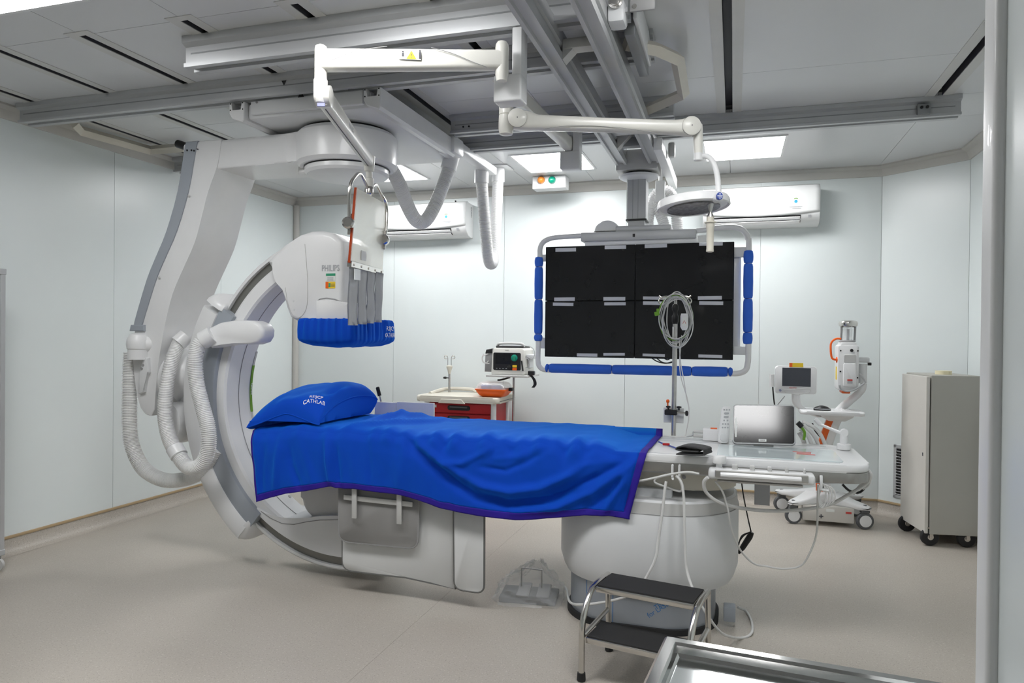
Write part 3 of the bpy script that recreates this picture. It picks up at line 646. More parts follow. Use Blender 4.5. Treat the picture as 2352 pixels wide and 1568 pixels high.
# ------------------------------------------------------------------ ceiling shield on its arms
sh = thing('radiation_shield', 'cream-armed ceiling lead-acrylic shield with grey lead strips beside the detector', 'shield', (-.92, 2.905, 2.44))
def colpost(t, x, y, z0, z1, w=.125):
    b = nb(); box(b, x, x+.043, y-.045, y+.045, z0+.02, z1, .006); fin('column', b, 'white', t)
    b = nb(); box(b, x-w+.043+.001, x+.044, y-.048, y+.046, z0, z0+.115, .010, 3); fin('column_box', b, 'white', t)
colpost(sh, -.905, 2.905, 2.44, 2.75)
def armbar(b, A, B, w, h0, h1, n=2, top=0):
    """rounded bar from A to B, height h0 -> h1, width w"""
    d = (B-A); dh = V((d.x, d.y, 0)).normalized(); s = V((-dh.y, dh.x, 0)); up = d.normalized().cross(s)*-1
    if up.z < 0: up = -up
    rg = []
    for k in range(n+1):
        t = k/n; p = A+d*t; h = h0+(h1-h0)*t; r = min(w, h)*.28
        rg.append([p+s*(u*1.0)+up*v for u, v in rrect(-w/2, w/2, -h/2, h/2, r, 3)])
    return loft(b, rg)
A = at(1153, 139, d=2.93); B = at(737, 139, d=2.86)
b = nb(); armbar(b, A, B, .055, .078, .085, 4); arm = fin('arm', b, 'cream', sh, ang=40)
b = nb(); lathe(b, [(.02, .075), (.026, .065), (.028, .05), (.028, -.055), (.025, -.07), (.022, -.085)], A, n=20); fin('arm_joint', b, 'cream', sh)
b = nb(); lathe(b, [(.012, .062), (.022, .056), (.0245, .045), (.0245, -.075), (.028, -.08), (.028, -.15), (.02, -.17)], B, n=20); fin('arm_joint', b, 'cream', sh)
nrm = V(((B-A).normalized().y, -(B-A).normalized().x, 0));  nrm = nrm if nrm.y < 0 else -nrm
xd = (A-B); xd.z = 0; xd.normalize()
p = at(945, 134, d=2.87)
def onarm(px, py): q = at(px, py, d=2.9); q = q-nrm*((q-A).dot(nrm)-.0325); return q
def dcard(name, m, parent, c, xd, yd, w, h, th=.001): return fin(name, obox(nb(), c, xd, yd, V(xd).cross(V(yd)), w/2, h/2, th), m, parent)
lb = dcard('warning_label', 'sticker', arm, onarm(942, 135), xd, Z0, .090, .036)
b = nb(); q = onarm(946, 135)+nrm*.0015; prism3(b, [q+xd*-.02+Z0*-.016, q+xd*.02+Z0*-.016, q+Z0*.018], [q+xd*-.02+Z0*-.016+nrm*.0006, q+xd*.02+Z0*-.016+nrm*.0006, q+Z0*.018+nrm*.0006]); fin('warning_triangle', b, 'yellow', lb)
text('warning_mark', '!', 'inkdark', lb, q+nrm*.001+Z0*-.004, xd, Z0, .026)
for u, hgt in ((-.034, .014), (.034, .026)):
    b = nb(); qq = onarm(946, 135)+nrm*.0015+xd*u; obox(b, qq, xd, Z0, nrm, .004, hgt/2, .0006); lathe(b, [(.004, 0), (.004, .0006)], qq+Z0*(hgt/2+.005), nrm, 8); fins('pictogram', b, 'inkdark', lb)
for pts in ([(763, 155), (790, 143), (830, 128), (891, 117)], [(991, 116), (1040, 128), (1085, 145), (1118, 156)]):
    b = nb(); tube(b, cr([onarm(*p_)+nrm*.0005 for p_ in pts], 5), .0014, 5); fin('arm_seam', b, 'midgrey', arm)
J = at(741, 218, d=2.86); E = at(848, 372, d=3.86)
b = nb(); armbar(b, J, E, .05, .082, .055, 6); sa = fin('spring_arm', b, 'cream', sh, ang=40)
b = nb(); ax_ = (E-J); ax_.z = 0; ax_.normalize(); sd = V((-ax_.y, ax_.x, 0)); lathe(b, [(.03, -.034), (.043, -.03), (.043, .03), (.03, .034)], J+ax_*.02, sd, 24); fin('spring_joint', b, 'cream', sh)
b = nb(); fz = (E-J).normalized(); sdn = sd if sd.x > 0 else -sd
upv = fz.cross(sd); upv = upv if upv.z > 0 else -upv
for u, v in ((.0, -.042),): tube(b, [J+fz*.05-sdn*.0+upv*-.0415, J+fz*.5+upv*-.036, E-fz*.03+upv*-.029], .002, 5)
fin('arm_seam', b, 'inkdark', sa)
b = nb(); obox(b, J-Z0*.046-ax_*.02, sd, ax_, Z0, .015, .004, .006); k = fin('arm_badge', b, 'violet', sh)
text('lettering', 'MAVIG', 'inkgrey', sa, J+fz*.42+sdn*.0258, fz, upv, .034, .0005)
b = nb(); lathe(b, [(.032, .03), (.03, -.02), (.026, -.05), (.018, -.055), (.018, -.085), (.026, -.09), (.026, -.135)], E, n=18); fin('arm_end', b, 'cream', sh)
b = nb(); lathe(b, [(.016, -.13), (.020, -.135), (.024, -.15), (.024, -.172), (.016, -.178)], E, n=18); hub = fin('hub', b, 'steel', sh)
TL = at(818, 431, d=3.62); TR = at(886, 469, d=4.18); BL = at(803, 603, d=3.58); BR = at(876, 623, d=4.14)
pn = (TR-TL).cross(BL-TL).normalized(); pn = pn if pn.x > 0 else -pn; tk = pn*.006
b = nb(); prism3(b, [TL-tk, TR-tk, BR-tk, BL-tk], [TL+tk, TR+tk, BR+tk, BL+tk], .002, 1); gl = fin('acrylic_panel', b, 'acrylic', sh); gl['label'] = 'pale lead-acrylic pane'
b = nb(); hd = (TR-TL).normalized(); e1 = TL.lerp(BL, 0); prism3(b, [TL-tk-hd*.012, TL-tk, BL-tk, BL-tk-hd*.012], [TL+tk-hd*.012, TL+tk, BL+tk, BL+tk-hd*.012]); fin('pane_edge', b, 'amberedge', sh)
b = nb(); dn = (BL-TL).normalized(); obox(b, (BL+BR)/2+dn*.006, (BR-BL).normalized(), pn, dn, (BR-BL).length/2+.004, .012, .016, .002, 1); bar = fin('clamp_bar', b, 'steel', sh)
b = nb()
for k in range(5): lathe(b, [(.006, 0), (.006, .004)], BL.lerp(BR, (k+.3)/4.6)+pn*.012+dn*.006, pn, 8)
fins('rivet', b, 'steel', bar)
kn1 = at(803, 514, d=3.60); kn2 = at(884, 552, d=4.16)
hb = E-Z0*.16
b = nb(); tube(b, cr([hb, at(828, 400, d=3.75), at(812, 410, d=3.64), at(804, 430, d=3.60), at(802, 470, d=3.60), kn1], 6), .009, 10); fin('yoke_tube', b, 'steel', sh)
b = nb(); tube(b, cr([hb, at(862, 424, d=3.95), at(876, 447, d=4.1), at(887, 470, d=4.17), at(888, 510, d=4.17), kn2], 6), .009, 10); fin('yoke_tube', b, 'steel', sh)
for kp, sgn in ((kn1, -1), (kn2, 1)):
    b = nb(); obox(b, kp+hd*(.012*-sgn), dn, pn, hd, .055, .010, .008, .003, 1); fin('pane_clamp', b, 'steel', sh)
    b = nb(); lathe(b, [(.03, -.03), (.03, .012), (.022, .02)], kp-(F0*.03), -F0*1.0+hd*.2, 20); fin('clamp_knob', b, 'steel', sh)
hang = at(797, 746, d=3.58)
def strip(t0, t1, k):
    a0 = BL.lerp(BR, t0); a1 = BL.lerp(BR, t1); ln = .315-.006*k
    def f(u, v):
        p_ = a0.lerp(a1, u)+V((0, 0, -ln*v))+dn*.012*(1-v); wob = .004*math.sin(v*6+k*1.7)*v+.003*math.sin(v*9+u*5+k*2)*v-.008*math.cos(u*2*PI)*min(1, v*3)
        return p_+pn*(wob+.004+.003*k)
    b = nb(); grid(b, f, 8, 14); geo = bmesh.ops.solidify(b, geom=b.faces[:], thickness=.003); return fin('lead_strip', b, 'lead', sh, ang=60)
for k in range(4): so = strip(k*.25-.012, k*.25+.262, k)
a_ = BL.lerp(BR, .10)+pn*.022-Z0*.055
dcard('care_label', 'sticker', so, a_, hd, Z0, .10, .055)
dcard('pane_sticker', 'lightgrey', gl, TL.lerp(BL, .86).lerp(TR.lerp(BR, .86), .34)+pn*.008, hd, Z0, .085, .05)

# ------------------------------------------------------------------ ceiling examination lamp
la = thing('examination_lamp', 'cream-armed ceiling examination lamp with a flat round head and sterile handle', 'lamp', (-.8, 4.405, 2.5))
colpost(la, -.975, 4.405, 2.50, 2.75)
cx2 = -.975
A2 = V((cx2-.03, 4.40, 2.66)); J1 = at(1163, 246, d=3.27)
b = nb(); lathe(b, [(.03, .05), (.034, .03), (.034, -.02), (.03, -.05)], A2, n=20); fin('arm_joint', b, 'cream', la)
b = nb(); J1b = V((J1.x, J1.y, A2.z-.05)); armbar(b, V((A2.x, A2.y, A2.z-.0)), V((J1.x, J1.y, 2.60)), .055, .085, .085, 4); fin('arm', b, 'cream', la, ang=40)
b = nb(); lathe(b, [(.03, .085), (.034, .07), (.034, -.035), (.031, -.037), (.034, -.04), (.036, -.10), (.03, -.125), (.01, -.13)], J1, n=22); fin('arm_joint', b, 'cream', la)
P1 = at(1188, 276, d=3.25); P2 = at(1584, 294, d=3.25)
b = nb(); dxx = (P2-P1).normalized(); sdl = V((-dxx.y, dxx.x, 0)).normalized(); up_ = dxx.cross(sdl); up_ = up_ if up_.z > 0 else -up_
rg = []
for t, ht, hb_ in ((-.02, .036, .042), (.02, .042, .043), (.06, .038, .043), (.12, .024, .040), (.5, .024, .034), (.9, .028, .030), (.95, .034, .032), (.98, .042, .036), (1.02, .036, .036)):
    p_ = P1.lerp(P2, t); rg.append([p_+sdl*u+up_*v for u, v in rrect(-.036, .036, -hb_, ht, .02, 4)])
loft(b, rg); sar = fin('spring_arm', b, 'cream', la, ang=40)
for q_ in (P1, P2):
    b = nb(); lathe(b, [(.0425, 0), (.0425, .007), (.038, .010), (.005, .012)], q_-sdl*.034 if sdl.y > 0 else q_+sdl*.034, -sdl if sdl.y > 0 else sdl, 32); jc = fin('joint_cap', b, 'cream', la)
    fr_ = -sdl if sdl.y > 0 else sdl
    b = nb(); lathe(b, [(.0428, 0), (.0435, .002), (.0428, .004)], q_+fr_*.033, fr_, 32); fin('cap_seam', b, 'midgrey', jc)
    b = nb(); lathe(b, [(.0025, 0), (.0025, .002)], q_+fr_*.0455, fr_, 8); fin('cap_screw', b, 'inkdark', jc)
fr_ = -sdl if sdl.y > 0 else sdl
b = nb(); tube(b, cr([at(*p_, d=3.25)+fr_*.037 for p_ in ((1250, 301), (1300, 295), (1370, 295), (1440, 301), (1510, 312))], 5), .0012, 5); fin('arm_seam', b, 'midgrey', sar)
e2 = at(1603, 302, d=3.25); e3 = at(1604, 352, d=3.25)
b = nb(); loft(b, [[p_+V((math.cos(a)*r, math.sin(a)*r, 0)) for a in [2*PI*k/20 for k in range(20)]] for p_, r in ((e2+Z0*.04, .012), (e2+Z0*.03, .02), (e2, .022), (e3, .0195))]); fin('arm_elbow', b, 'cream', la)
b = nb(); lathe(b, [(.0195, .0), (.0195, -.030), (.016, -.034)], e3, n=20); fin('swivel', b, 'white', la)
hc = at(1592, 466, d=3.25)
b = nb(); tube(b, cr([e3-Z0*.018, at(1622, 358, d=3.24), at(1638, 372, d=3.22), at(1647, 400, d=3.20), at(1650, 430, d=3.18), at(1650, 452, d=3.17)], 6), .0125, 12); fin('bow', b, 'white', la)
tl = (V((0, 0, 1))+F0*.07+H0*-.06).normalized()
b = nb(); lathe(b, [(.05, .018), (.14, .020), (.155, .014), (.162, .0), (.163, -.022), (.158, -.026), (.15, -.018), (.13, -.022)], hc, tl, 56); hd_ = fin('lamp_head', b, 'white', la)
b = nb(); lathe(b, [(.118, -.024), (.118, -.030), (.1, -.034), (.02, -.036)], hc, tl, 48); fin('lens', b, 'lamplens', hd_)
p = at(1650, 452, d=3.09); b = nb(); lathe(b, [(.022, .03), (.024, .0), (.02, -.008)], p, F0, 20); fin('bow_joint', b, 'white', la)
p = at(1653, 450, d=3.065); b = nb(); loft(b, [[p-F0*t+H0*(.0135*math.cos(a)*s)+Z0*(.0165*math.sin(a)*s) for a in [2*PI*k/20 for k in range(20)]] for t, s in ((-.008, 1), (.002, 1), (.004, .9))]); bt_ = fin('switch_pad', b, 'bluebtn', la)
b = nb(); obox(b, p-F0*.0045, H0, Z0, F0, .011, .0015, .0006); obox(b, p-F0*.0045-Z0*.007, H0, Z0, F0, .0015, .007, .0006)
tube(b, [p-F0*.0045+Z0*.009+H0*(.003*math.cos(a))+Z0*(.003*math.sin(a)) for a in [2*PI*k/10 for k in range(10)]], .0007, 4, closed=True)
for u in (-.0065, .0065): obox(b, p-F0*.0045-Z0*.0055+H0*u, H0, Z0, F0, .0025, .0007, .0006)
obox(b, p-F0*.0045-Z0*.0055+H0*.0065, H0, Z0, F0, .0007, .0025, .0006)
fins('switch_mark', b, 'inkwhite', bt_)
p = at(1632, 468, d=3.16)
b = nb(); lathe(b, [(.014, .0), (.012, -.012), (.0065, -.034), (.0065, -.036), (.016, -.058), (.0165, -.062)], p, n=18); fin('handle_cone', b, 'brushed', la)
b = nb(); lathe(b, [(.0165, -.058), (.0165, -.078), (.026, -.081), (.026, -.084), (.019, -.087), (.019, -.104), (.0165, -.108), (.0155, -.20), (.0165, -.205), (.0165, -.212), (.01, -.215)], p, n=20); fin('sterile_handle', b, 'beige', la)
# ------------------------------------------------------------------ patient table
ZT_ = .885
ta = thing('patient_table', 'white angiography patient table on an oval pedestal with a film-wrapped metal base', 'table', (-.42, 3.83, 0))
b = nb(); ex(b, rrect(-2.56, .60, 3.488, 4.15, .11, 8), 'xy', .850, ZT_, .012, 3); top = fin('table_top', b, 'white', ta, ang=40)
b = nb(); ex(b, rrect(-2.555, .597, 3.490, 4.147, .108, 8), 'xy', .803, .850, .003, 1); fin('edge_band', b, 'steelband', ta, ang=40)
b = nb(); ex(b, rrect(-2.5, .50, 3.56, 4.10, .1, 6), 'xy', .785, .803); fin('table_underside', b, 'white2', ta)
b = nb(); ex(b, rrect(-.07, .49, 3.56, 3.93, .03, 4), 'xy', ZT_, ZT_+.004, .001, 1); gp = fin('glass_pad', b, 'glasspad', ta)
for i in range(3):
    o_ = dcard('warning_print', 'inkred', gp, V((.33+.006*i, 3.80-.035*i, ZT_+.0045)), (1, 0, 0), (0, 1, 0), .085-.02*(i % 2), .014, .0004)
for y in (3.54, 3.98, 4.06):
    b = nb(); box(b, -.40, .47, y-.001, y+.001, ZT_-.0005, ZT_+.0008); fin('top_line', b, 'bluegrey', ta)
b = nb(); p0 = at(1862, 1092, y=3.505); p1 = at(1908, 1102, y=3.505); box(b, p0.x, p1.x+.02, 3.497, 3.515, p1.z-.004, p0.z, .002, 1); rt = fin('rating_plate', b, 'sticker', ta)
text('plate_print', 'Max 275 kg', 'inkdark', rt, ((p0.x+p1.x)/2+.03, 3.4965, (p0.z+p1.z)/2), (1, 0, 0), (0, 0, 1), .014, .0003)
# carriage under the top
b = nb(); ex(b, rrect(-1.0, .02, 3.60, 4.06, .2, 8), 'xy', .70, .80, .01, 2); fin('top_carriage', b, 'beige', ta, ang=40)
b = nb(); box(b, -.95, -.28, 3.56, 3.61, .655, .705, .006); fin('carriage_rail', b, 'white2', ta)
p = at(1571, 1095, y=3.597); b = nb(); lathe(b, [(.01, 0), (.01, .004), (.005, .005)], p, (0, -1, 0), 12); fin('carriage_bolt', b, 'midgrey', ta)
# pedestal
OV = rrect(-.885, .035, 3.46, 4.24, .36, 14)
def ovs(s, z): return [V((-.425+(x+.425)*s, 3.85+(y-3.85)*s, z)) for x, y in OV]
b = nb(); loft(b, [ovs(.86, .215), ovs(.93, .225), ovs(.96, .25), ovs(1.0, .31), ovs(1.0, .595), ovs(.985, .605), ovs(.975, .655), ovs(.95, .665)]); pe = fin('pedestal_cover', b, 'white2', ta, ang=40)
b = nb(); loft(b, [ovs(.992, .600), ovs(.981, .6545), ovs(.955, .6545), ovs(.955, .600)], cap=False, closed=True); fin('cover_band', b, 'lightgrey', pe, ang=40)
b = nb(); loft(b, [ovs(1.0015, .597), ovs(1.0015, .600), ovs(.99, .600), ovs(.99, .597)], cap=False, closed=True); fin('cover_seam', b, 'midgrey', pe)
OB = rrect(-.825, -.075, 3.53, 4.14, .26, 12)
b = nb(); ex(b, OB, 'xy', .022, .28); ba = fin('pedestal_base', b, 'basefilm', ta, ang=30)
b = nb(); ex(b, [(-.45+(x+.45)*1.045, 3.835+(y-3.835)*1.05) for x, y in OB], 'xy', .001, .03, .006, 2); fin('base_skirt', b, 'rubber', ta)
bv = bvh_of(ba)
for sx_, sz_, s_ in ((-.30, .165, 'The Num'), (-.33, .125, 'for LASER')):
    text('film_print', s_, 'blueprint', ba, (sx_, 3.3, sz_), (.80, 0, .60), (-.60, 0, .80), .034, .0003, bvh=bv, pd=(0, 1, 0), off=.001)
b = nb()
for x in (-.70, -.56, -.16, -.115):
    hit = bv.ray_cast(V((x, 3.2, .15)), V((0, 1, 0)))[0]; box(b, x-.0015, x+.0015, hit.y-.0015, hit.y+.001, .03, .275)
fins('film_line', b, 'blueprint', ba)
def wrap(b, off=.001):
    for v in b.verts:
        h_ = bv.ray_cast(V((v.co.x, 3.2, v.co.z)), V((0, 1, 0)))[0]
        v.co.y = h_.y-off+(v.co.y if abs(v.co.y) < .01 else 0)
b = nb(); ar = [(-.012, .05), (-.012, 0), (-.028, 0), (0, -.04), (.028, 0), (.012, 0), (.012, .05)]
tube(b, [V((-.20+q0[0], 0, .19+q0[1])) for q0 in ar], .0014, 4); wrap(b); fin('film_arrow', b, 'blueprint', ba)
b = nb(); ex(b, [(-.36, .18), (-.33, .20), (-.31, .17), (-.34, .15)], 'xz', -.0005, .0005); wrap(b); fin('film_mark', b, 'blueprint', ba)
b = nb(); p = at(1676, 1410, z=.06); box(b, p.x-.03, p.x+.028, p.y-.03, p.y+.04, .03, .105, .006); fin('cable_gland', b, 'bluegrey', ta)
# mattress
b = nb(); ex(b, rrect(-2.56, -.74, 3.53, 4.13, .1, 6), 'xy', ZT_, .908, .010, 3); fin('mattress', b, 'inkgrey', ta)

# ------------------------------------------------------------------ blue sheet
hemp = [(588, 1153), (620, 1143), (655, 1134), (700, 1128), (762, 1116), (771, 1121), (815, 1123), (860, 1130), (915, 1136), (960, 1149), (1010, 1167), (1060, 1178), (1110, 1187), (1180, 1195), (1220, 1194), (1280, 1189), (1340, 1184), (1400, 1185), (1446, 1193)]
YH = 3.44
hemw = [at(px, py, y=YH) for px, py in hemp]
def interp(tab, x):
    if x <= tab[0][0]: return tab[0][1]
    for (a, va), (c, vc) in zip(tab, tab[1:]):
        if x <= c: return va+(vc-va)*(x-a)/(c-a)
    return tab[-1][1]
htab = [((p.x-hemw[0].x)/(hemw[-1].x-hemw[0].x), p.z) for p in hemw]
XLt, XRt = -2.655, -.385
def xrow(v): return (XLt+(hemw[0].x-XLt)*v, XRt+(hemw[-1].x-XRt)*min(1, v*1.05))
FSC = .82
def poly3(lst): return [(p.x, p.z) for p in (at(a, c, y=YH) for a, c in lst)]
FOLD = [ # (polyline in photo, amplitude, width)
 ([(895, 955), (930, 993), (970, 1027), (1020, 1063), (1060, 1092)], .034, .026),
 ([(910, 990), (950, 1030), (1000, 1075), (1050, 1115), (1095, 1143), (1160, 1160), (1243, 1156), (1310, 1130)], -.030, .030),
 ([(1060, 1092), (1110, 1118), (1170, 1130), (1240, 1122), (1310, 1090), (1350, 1062)], .026, .026),
 ([(1010, 1062), (1060, 1064), (1110, 1040), (1150, 1015)], .020, .020),
 ([(1100, 1072), (1160, 1081), (1210, 1060), (1260, 1030)], -.016, .018),
 ([(1130, 1055), (1190, 1050), (1240, 1020)], .012, .018),
 ([(1100, 1132), (1167, 1157), (1267, 1146), (1333, 1112), (1400, 1080), (1450, 1055)], -.022, .022),
 ([(1180, 1175), (1280, 1165), (1360, 1130), (1430, 1080), (1470, 1050)], .020, .024),
 ([(1340, 1175), (1390, 1140), (1440, 1090)], -.014, .018),
 ([(1385, 1180), (1410, 1140), (1450, 1075)], .018, .020), ([(1425, 1185), (1445, 1120)], -.012, .016),
 ([(748, 1000), (752, 1040), (757, 1080), (762, 1120)], .026, .018), ([(768, 1020), (772, 1060), (778, 1120)], -.018, .018),
 ([(845, 1010), (847, 1060), (850, 1125)], -.007, .014), ([(930, 1010), (925, 1060), (915, 1130)], .010, .035),
 ([(640, 1010), (636, 1060), (630, 1140)], .016, .022), ([(660, 1015), (668, 1070), (690, 1125)], -.014, .022),
 ([(690, 1020), (705, 1070), (720, 1120)], .008, .03), ([(605, 1020), (600, 1080), (600, 1140)], -.010, .015), ([(1480, 1040), (1400, 1060), (1330, 1070)], .008, .02)]
FOLD = [(poly3(l), a*1.1, w_*FSC) for l, a, w_ in FOLD]
def segd(px, pz, A, B):
    ax, az = A; bx, bz = B; dx, dz = bx-ax, bz-az; L2 = dx*dx+dz*dz
    t = max(0, min(1, ((px-ax)*dx+(pz-az)*dz)/L2)); qx, qz = ax+dx*t, az+dz*t
    return math.hypot(px-qx, pz-qz), t
def folds(x, z):
    d_ = 0
    for pl, am, wd in FOLD:
        best = 9; n = len(pl)-1; tt = 0
        for i in range(n):
            q, t = segd(x, z, pl[i], pl[i+1])
            if q < best: best = q; tt = (i+t)/n
        if best < wd*3.2: d_ += am*math.exp(-(best/wd)**2)*min(1, 4*min(tt+.08, 1.08-tt))
    return d_
def hash_n(x, y):
    from mathutils import noise
    return noise.noise(V((x, y, 3.3)))
NU, VF, VT, VD = 190, 8, 30, 52      # columns; rows: far drop, top, front drop
def sheet_pt(i, j):
    u = i/NU
    if j <= VF:                                   # hangs a little over the far edge
        t = 1-j/VF; xl, xr = xrow(0); x = xl+(xr-xl)*u
        return V((x, 4.175+.012*math.sin(u*40)*t, .925-.20*t))
    if j <= VF+VT:
        t = (j-VF)/VT; xl, xr = xrow(.12*t); x = xl+(xr-xl)*u; y = 4.165-(4.165-3.478)*t
        z = .932
        if x > -.66: z -= .042*min(1, (x+.66)/.14)**.8 if x < -.52 else .042
        if x < -2.35: z -= .03*min(1, (-2.35-x)/.3)
        z += .004*hash_n(x*3, y*4)
        ed = math.exp(-((1-t)/.22)**2); z += ed*(.011*math.sin(x*31+2*math.sin(x*9))+.006*math.sin(x*67+1.3))*(1 if x > -1.9 else .35); z += .005*abs(hash_n(x*9, y*5))
        # rumples beside the pillow and long creases
        for cx_, cy_, sl, am, wd in ((-2.04, 3.95, -.75, .040, .042), (-1.95, 3.82, -.9, -.022, .04), (-1.86, 3.72, -.9, .034, .032), (-1.98, 4.05, .4, .02, .03), (-1.30, 3.8, .35, .006, .03), (-1.05, 3.9, -.5, .006, .03), (-1.62, 3.9, .5, .007, .03)):
            q = ((x-cx_)-(y-cy_)*sl*-1)/math.hypot(1, sl); z += am*math.exp(-(q/wd)**2)*math.exp(-(((y-cy_))/.28)**2)*max(0, min(1, (x+2.13)/.1))
        # roll over the near edge
        if t > .9: z = max(z-.016*((t-.9)/.1)**2, .8895)
        return V((x, y, max(z, .8895)))
    t = (j-VF-VT)/VD; v = .12+.88*t; xl, xr = xrow(v); x = xl+(xr-xl)*u
    zt = sheet_pt(i, VF+VT).z; zh = interp(htab, u); z = zt-.006*(t > 0)+(zh-zt+.006)*t
    k = min(1, t*3.0)
    d_ = folds(x, z)*min(1, .25+t*1.6)+.004*hash_n(x*5, z*5)*k+.005*hash_n(x*17+z*4, z*6)*k+.003*hash_n(x*34, z*13+x*7)*k+.012*k
    d_ += math.exp(-(t/.16)**2)*(.010*math.sin(x*31+2*math.sin(x*9))+.006*math.sin(x*67+1.3))*(1 if x > -1.9 else .35)*min(1, t*12)
    y = 3.478-.022*math.sin(min(1, t*6)*PI/2)-d_
    z += .012*math.sin(min(1, t*6)*PI)*0
    return V((x, min(y, 3.474), z))
G = [[sheet_pt(i, j) for j in range(VF+VT+VD+1)] for i in range(NU+1)]
sh_ = thing('bed_sheet', 'royal blue bed sheet with a purple hem draped over the patient table', 'sheet', (-1.5, 3.83, .88))
def gridpart(name, m, test):
    b = nb(); mp = {}
    def vv(i, j):
        if (i, j) not in mp: mp[(i, j)] = b.verts.new(G[i][j])
        return mp[(i, j)]
    for i in range(NU):
        for j in range(VF+VT+VD):
            if test(i, j): b.faces.new([vv(i, j), vv(i+1, j), vv(i+1, j+1), vv(i, j+1)])
    o = fin(name, b, m, sh_, ang=180)
    md = o.modifiers.new('thickness', 'SOLIDIFY'); md.thickness = .002; md.offset = 0; return o
hemt = lambda i, j: j >= VF+VT+VD-5 or i >= NU-3 or i < 1
gridpart('fabric', 'sheet', lambda i, j: not hemt(i, j)); gridpart('hem', 'hem', hemt)

# ------------------------------------------------------------------ pillow
pw = thing('pillow', 'royal blue pillow with white lettering at the head of the table', 'pillow', (-2.44, 3.82, .94))
cor = {(-1, -1): at(566, 981, y=3.45), (1, -1): at(733, 975, y=3.50), (1, 1): at(867, 918, y=4.10), (-1, 1): V((-2.80, 4.20, 1.0))}
def pil(u, v, top):
    f = lambda a, c: (1+a*u)*(1+c*v)/4
    p = sum((cor[(a, c)]*f(a, c) for a in (-1, 1) for c in (-1, 1)), V())
    cen_ = sum(cor.values(), V())/4
    e = (1-u*u)*(1-v*v); pin = .10*((1-v*v)*u*u+(1-u*u)*v*v)*(1-e)
    p = p+(cen_-p)*pin
    h = e**.36
    wr = .008*math.sin(7*(u-v)+3*u*v)*h+.006*hash_n(u*3, v*3)*h+.012*math.sin(14*v+4*u)*max(0, u-.45)*h+.006*math.sin(16*u-5*v)*max(0, -v-.3)*h
    dent = math.exp(-((u-.74)/.13)**2-((v+.25)/.30)**2)*.045
    lift = .062*(1-u*u)*max(0, -v)**2*max(0, (1-abs(u)))**.5+.075*(1-v*v)**.6*max(0, u)**2
    q = p+V((0, 0, lift+((h*.168+wr-dent-.012*e) if top else (-.30*e**.3 if p.x > -2.58 else -h*.10))))
    if q.z < .948 and q.x > -2.66 and not (u*u == 1 or v*v == 1): q.z = .948 if not top else q.z
    return q
b = nb(); n = 44
ss = [math.sin((k/n-.5)*PI) for k in range(n+1)]
g1 = [[b.verts.new(pil(ss[i], ss[j], True)) for j in range(n+1)] for i in range(n+1)]
g2 = [[g1[i][j] if i in (0, n) or j in (0, n) else b.verts.new(pil(ss[i], ss[j], False)) for j in range(n+1)] for i in range(n+1)]
for g in (g1, g2):
    for i in range(n):
        for j in range(n): b.faces.new([g[i][j], g[i+1][j], g[i+1][j+1], g[i][j+1]])
pc = fin('pillow_case', b, 'sheet', pw, ang=70)
b = nb(); ed = [pil(ss[k], -1, True) for k in range(n+1)]+[pil(1, ss[k], True) for k in range(1, n+1)]; tube(b, ed, .0035, 5); fin('seam_piping', b, 'sheet', pw)
pb = bvh_of(pc)
def pick(bv, px, py):
    r = (at(px, py, d=1)-CP).normalized(); h = bv.ray_cast(CP, r); return h[0]
a0, a1, a2 = pick(pb, 706, 913), pick(pb, 756, 924), pick(pb, 737, 903)
xd_ = (a1-a0).normalized(); mid = (a0+a1)/2; yd_ = (a2-mid); yd_ = (yd_-xd_*yd_.dot(xd_)).normalized(); nz = xd_.cross(yd_).normalized()
wl = (a1-a0).length
xd_.z = 0; xd_.normalize(); yd_ = V((-xd_.y, xd_.x, 0)); wl = (a1.xy-a0.xy).length
text('lettering', 'CATHLAB', 'inkwhite', pw, mid+V((0, 0, .2))-yd_*.03-xd_*.02, xd_, yd_, wl/4.4, .0004, bvh=pb, pd=(0, 0, -1), off=.003)
text('lettering', 'RSIJCP', 'inkwhite', pw, mid+V((0, 0, .2))+yd_*(wl/4.0-.03)-xd_*.012, xd_, yd_, wl/4.4, .0004, bvh=pb, pd=(0, 0, -1), off=.003)

# ------------------------------------------------------------------ lead curtains on the table rail
lc = thing('lead_curtain', 'white lead curtain with dark binding hanging below the table rail', 'curtain', (-1.6, 3.52, .12))
def panel(name, m, bm, parent, pts, y, th, rim=.006, sm=None):
    q = [at(a, c, y=y) for a, c in pts]; P2 = [(p_.x, p_.z) for p_ in q]
    b = nb(); ex(b, P2, 'xz', y-th/2, y+th/2, .002, 1); o = fin(name, b, m, parent, ang=50)
    b = nb(); tube(b, [V((x, y-th*.1, z)) for x, z in P2], rim, 6, closed=True); fin('binding', b, bm, o); return o
def rnd(pts, r, which, n=5):
    """round the listed corners of a pixel polygon"""
    out = []; N = len(pts)
    for i, p in enumerate(pts):
        if i not in which: out.append(p); continue
        a = V(pts[i-1]+(0,)); c = V(pts[(i+1) % N]+(0,)); q = V(p+(0,)); da = (a-q).normalized()*r; dc = (c-q).normalized()*r
        for k in range(n+1):
            t = k/n; w_ = (q+da)*(1-t)**2+q*2*t*(1-t)+(q+dc)*t*t; out.append((w_.x, w_.y))
    return out
panel('curtain_panel', 'curtain', 'binding', lc, rnd([(787, 1080), (787, 1308), (850, 1316), (930, 1325), (990, 1338), (1046, 1352), (1046, 1100)], 22, (1,)), 3.535, .010)
panel('curtain_panel', 'curtain', 'binding', lc, rnd([(1042, 1100), (1044, 1352), (1112, 1362), (1113, 1110)], 20, (1, 2)), 3.522, .010)
ug = thing('clip_on_shield', 'small grey lead panel clipped over the white lead curtain below the table', 'shield', (-1.85, 3.50, .27))
